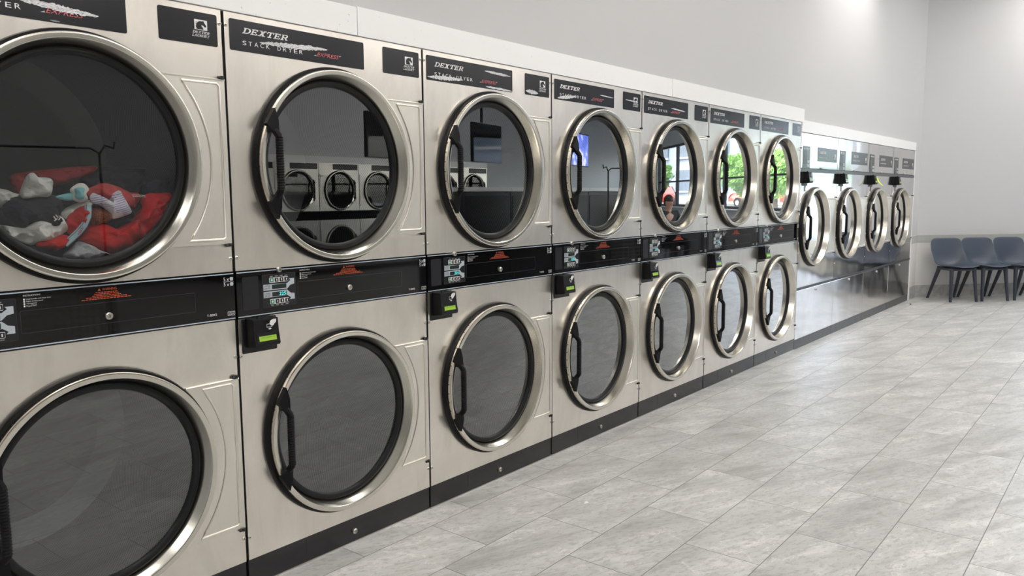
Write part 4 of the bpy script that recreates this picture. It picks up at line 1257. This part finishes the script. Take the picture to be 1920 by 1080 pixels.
# ------------------------------------------------------------------ person waiting at a table (mirrored in the fifth dryer)
SKIN = mat('skin', (.50, .28, .19), .5); HAIR = mat('dark_hair', (.015, .012, .010), .6); SHIRT = mat('black_shirt', (.015, .016, .018), .8); TROU = mat('dark_trousers', (.03, .03, .04), .8)
def skin_mesh(name, verts, edges, radii, m, parent, lev=2):
    me = bpy.data.meshes.new(name); me.from_pydata(verts, edges, []); me.materials.append(m)
    o = bpy.data.objects.new(name, me); COL.objects.link(o); o.parent = parent
    sk_ = o.modifiers.new('skin', 'SKIN'); sk_.use_smooth_shade = True
    for v, r in zip(me.skin_vertices[0].data, radii):
        v.radius = r if isinstance(r, tuple) else (r, r)
    me.skin_vertices[0].data[0].use_root = True
    o.modifiers.new('sub', 'SUBSURF').levels = lev
    return o
pt = empty('person', (12.35, -4.87, 0), R(-150))
# faces local -Y; seat height .45
V = [(0, 0, .52), (0, .01, .70), (0, .0, .92), (0, -.03, 1.06), (0, -.05, 1.12), (0, -.07, 1.20), (0, -.08, 1.27),
     (.19, -.02, 1.02), (.25, -.10, .80), (.16, -.33, .79), (-.19, -.02, 1.02), (-.25, -.10, .80), (-.16, -.33, .79),
     (.10, -.02, .50), (.14, -.44, .50), (.14, -.46, .10), (.14, -.58, .04), (-.10, -.02, .50), (-.14, -.44, .50), (-.14, -.40, .10), (-.14, -.52, .04)]
E_ = [(0, 1), (1, 2), (2, 3), (3, 4), (4, 5), (5, 6), (2, 7), (7, 8), (8, 9), (2, 10), (10, 11), (11, 12), (0, 13), (13, 14), (14, 15), (15, 16), (0, 17), (17, 18), (18, 19), (19, 20)]
Rr = [(.17, .12), (.15, .11), (.17, .11), .06, .055, (.075, .09), (.07, .085), .065, .045, .03, .065, .045, .03, .09, .06, .042, .035, .09, .06, .042, .035]
body_ = skin_mesh('body', V, E_, Rr, SKIN, pt)
shirt = skin_mesh('shirt', [V[i] for i in (0, 1, 2, 3, 7, 8, 10, 11)], [(0, 1), (1, 2), (2, 3), (2, 4), (4, 5), (2, 6), (6, 7)], [(.185, .135), (.165, .125), (.185, .125), .068, .078, .056, .078, .056], SHIRT, pt)
trs = skin_mesh('trousers', [(0, 0, .53), V[13], V[14], (.14, -.46, .12), V[17], V[18], (-.14, -.40, .12)], [(0, 1), (1, 2), (2, 3), (0, 4), (4, 5), (5, 6)], [(.185, .14), .105, .075, .058, .105, .075, .058], TROU, pt)
for sx_ in (1, -1):
    for q in range(4): skin_mesh('finger', [(sx_*(.145+.014*q-.02), -.35, .785), (sx_*(.14+.014*q-.02), -.395+.004*abs(q-1), .783), (sx_*(.138+.014*q-.02), -.425+.006*abs(q-1), .772)], [(0, 1), (1, 2)], [.009, .008, .007], SKIN, body_, 1)
    skin_mesh('thumb', [(sx_*.13, -.335, .79), (sx_*.10, -.36, .785), (sx_*.095, -.385, .780)], [(0, 1), (1, 2)], [.011, .009, .008], SKIN, body_, 1)
h = MB()
def ell(mb, c, r, m, n=16, lo=-1.0):
    vs = []; fs = []
    for i in range(n+1):
        z = lo+(1-lo)*i/n; z = max(-1, min(1, z)); q = math.sqrt(max(0, 1-z*z))
        for j in range(n): vs.append((c[0]+r[0]*q*math.cos(2*PI*j/n), c[1]+r[1]*q*math.sin(2*PI*j/n), c[2]+r[2]*z))
    for i in range(n):
        for j in range(n): fs.append((i*n+j, i*n+(j+1) % n, (i+1)*n+(j+1) % n, (i+1)*n+j))
    mb.add(vs, fs, m)
ell(h, (0, -.045, 1.285), (.088, .098, .10), HAIR, 18, -.35)
ell(h, (0, .0, 1.24), (.080, .055, .10), HAIR, 14)
h.build('hair', pt, smooth=80)
f = MB(); EYE = mat('eye', (.02, .015, .01), .2); LIP = mat('lips', (.35, .12, .10), .5)
for sx_ in (1, -1):
    ell(f, (sx_*.031, -.158, 1.235), (.012, .008, .007), EYE, 8); ell(f, (sx_*.080, -.075, 1.225), (.010, .018, .030), SKIN, 8)
ell(f, (0, -.172, 1.212), (.012, .018, .022), SKIN, 8); ell(f, (0, -.158, 1.178), (.024, .008, .007), LIP, 8)
f.build('face', pt, smooth=80)
tag(pt, 'seated dark-haired person in a black shirt mirrored low in the fifth dryer glass', 'person')
c9 = copy_tree(c0); c9.location = (12.35, -4.87, 0); c9.rotation_euler = (0, 0, R(-150)); c9.location += Vector((0, 0, 0))
tag(c9, 'blue-grey plastic chair carrying the seated person mirrored in the glass', 'chair')
tb = empty('waiting_table', (12.35, -4.87, 0), R(-150))
b = MB(); b.box(-.6, .6, -1.05, -.28, .73, .76, TRIM); b.build('table_top', tb, bevel=.004)
for a in (-.54, .54):
    for c in (-1.0, -.34):
        b = MB(); b.box(a-.02, a+.02, c-.02, c+.02, 0, .73, FRM); b.build('leg', tb)
tag(tb, 'white-topped table in front of the seated person mirrored in the glass', 'table')
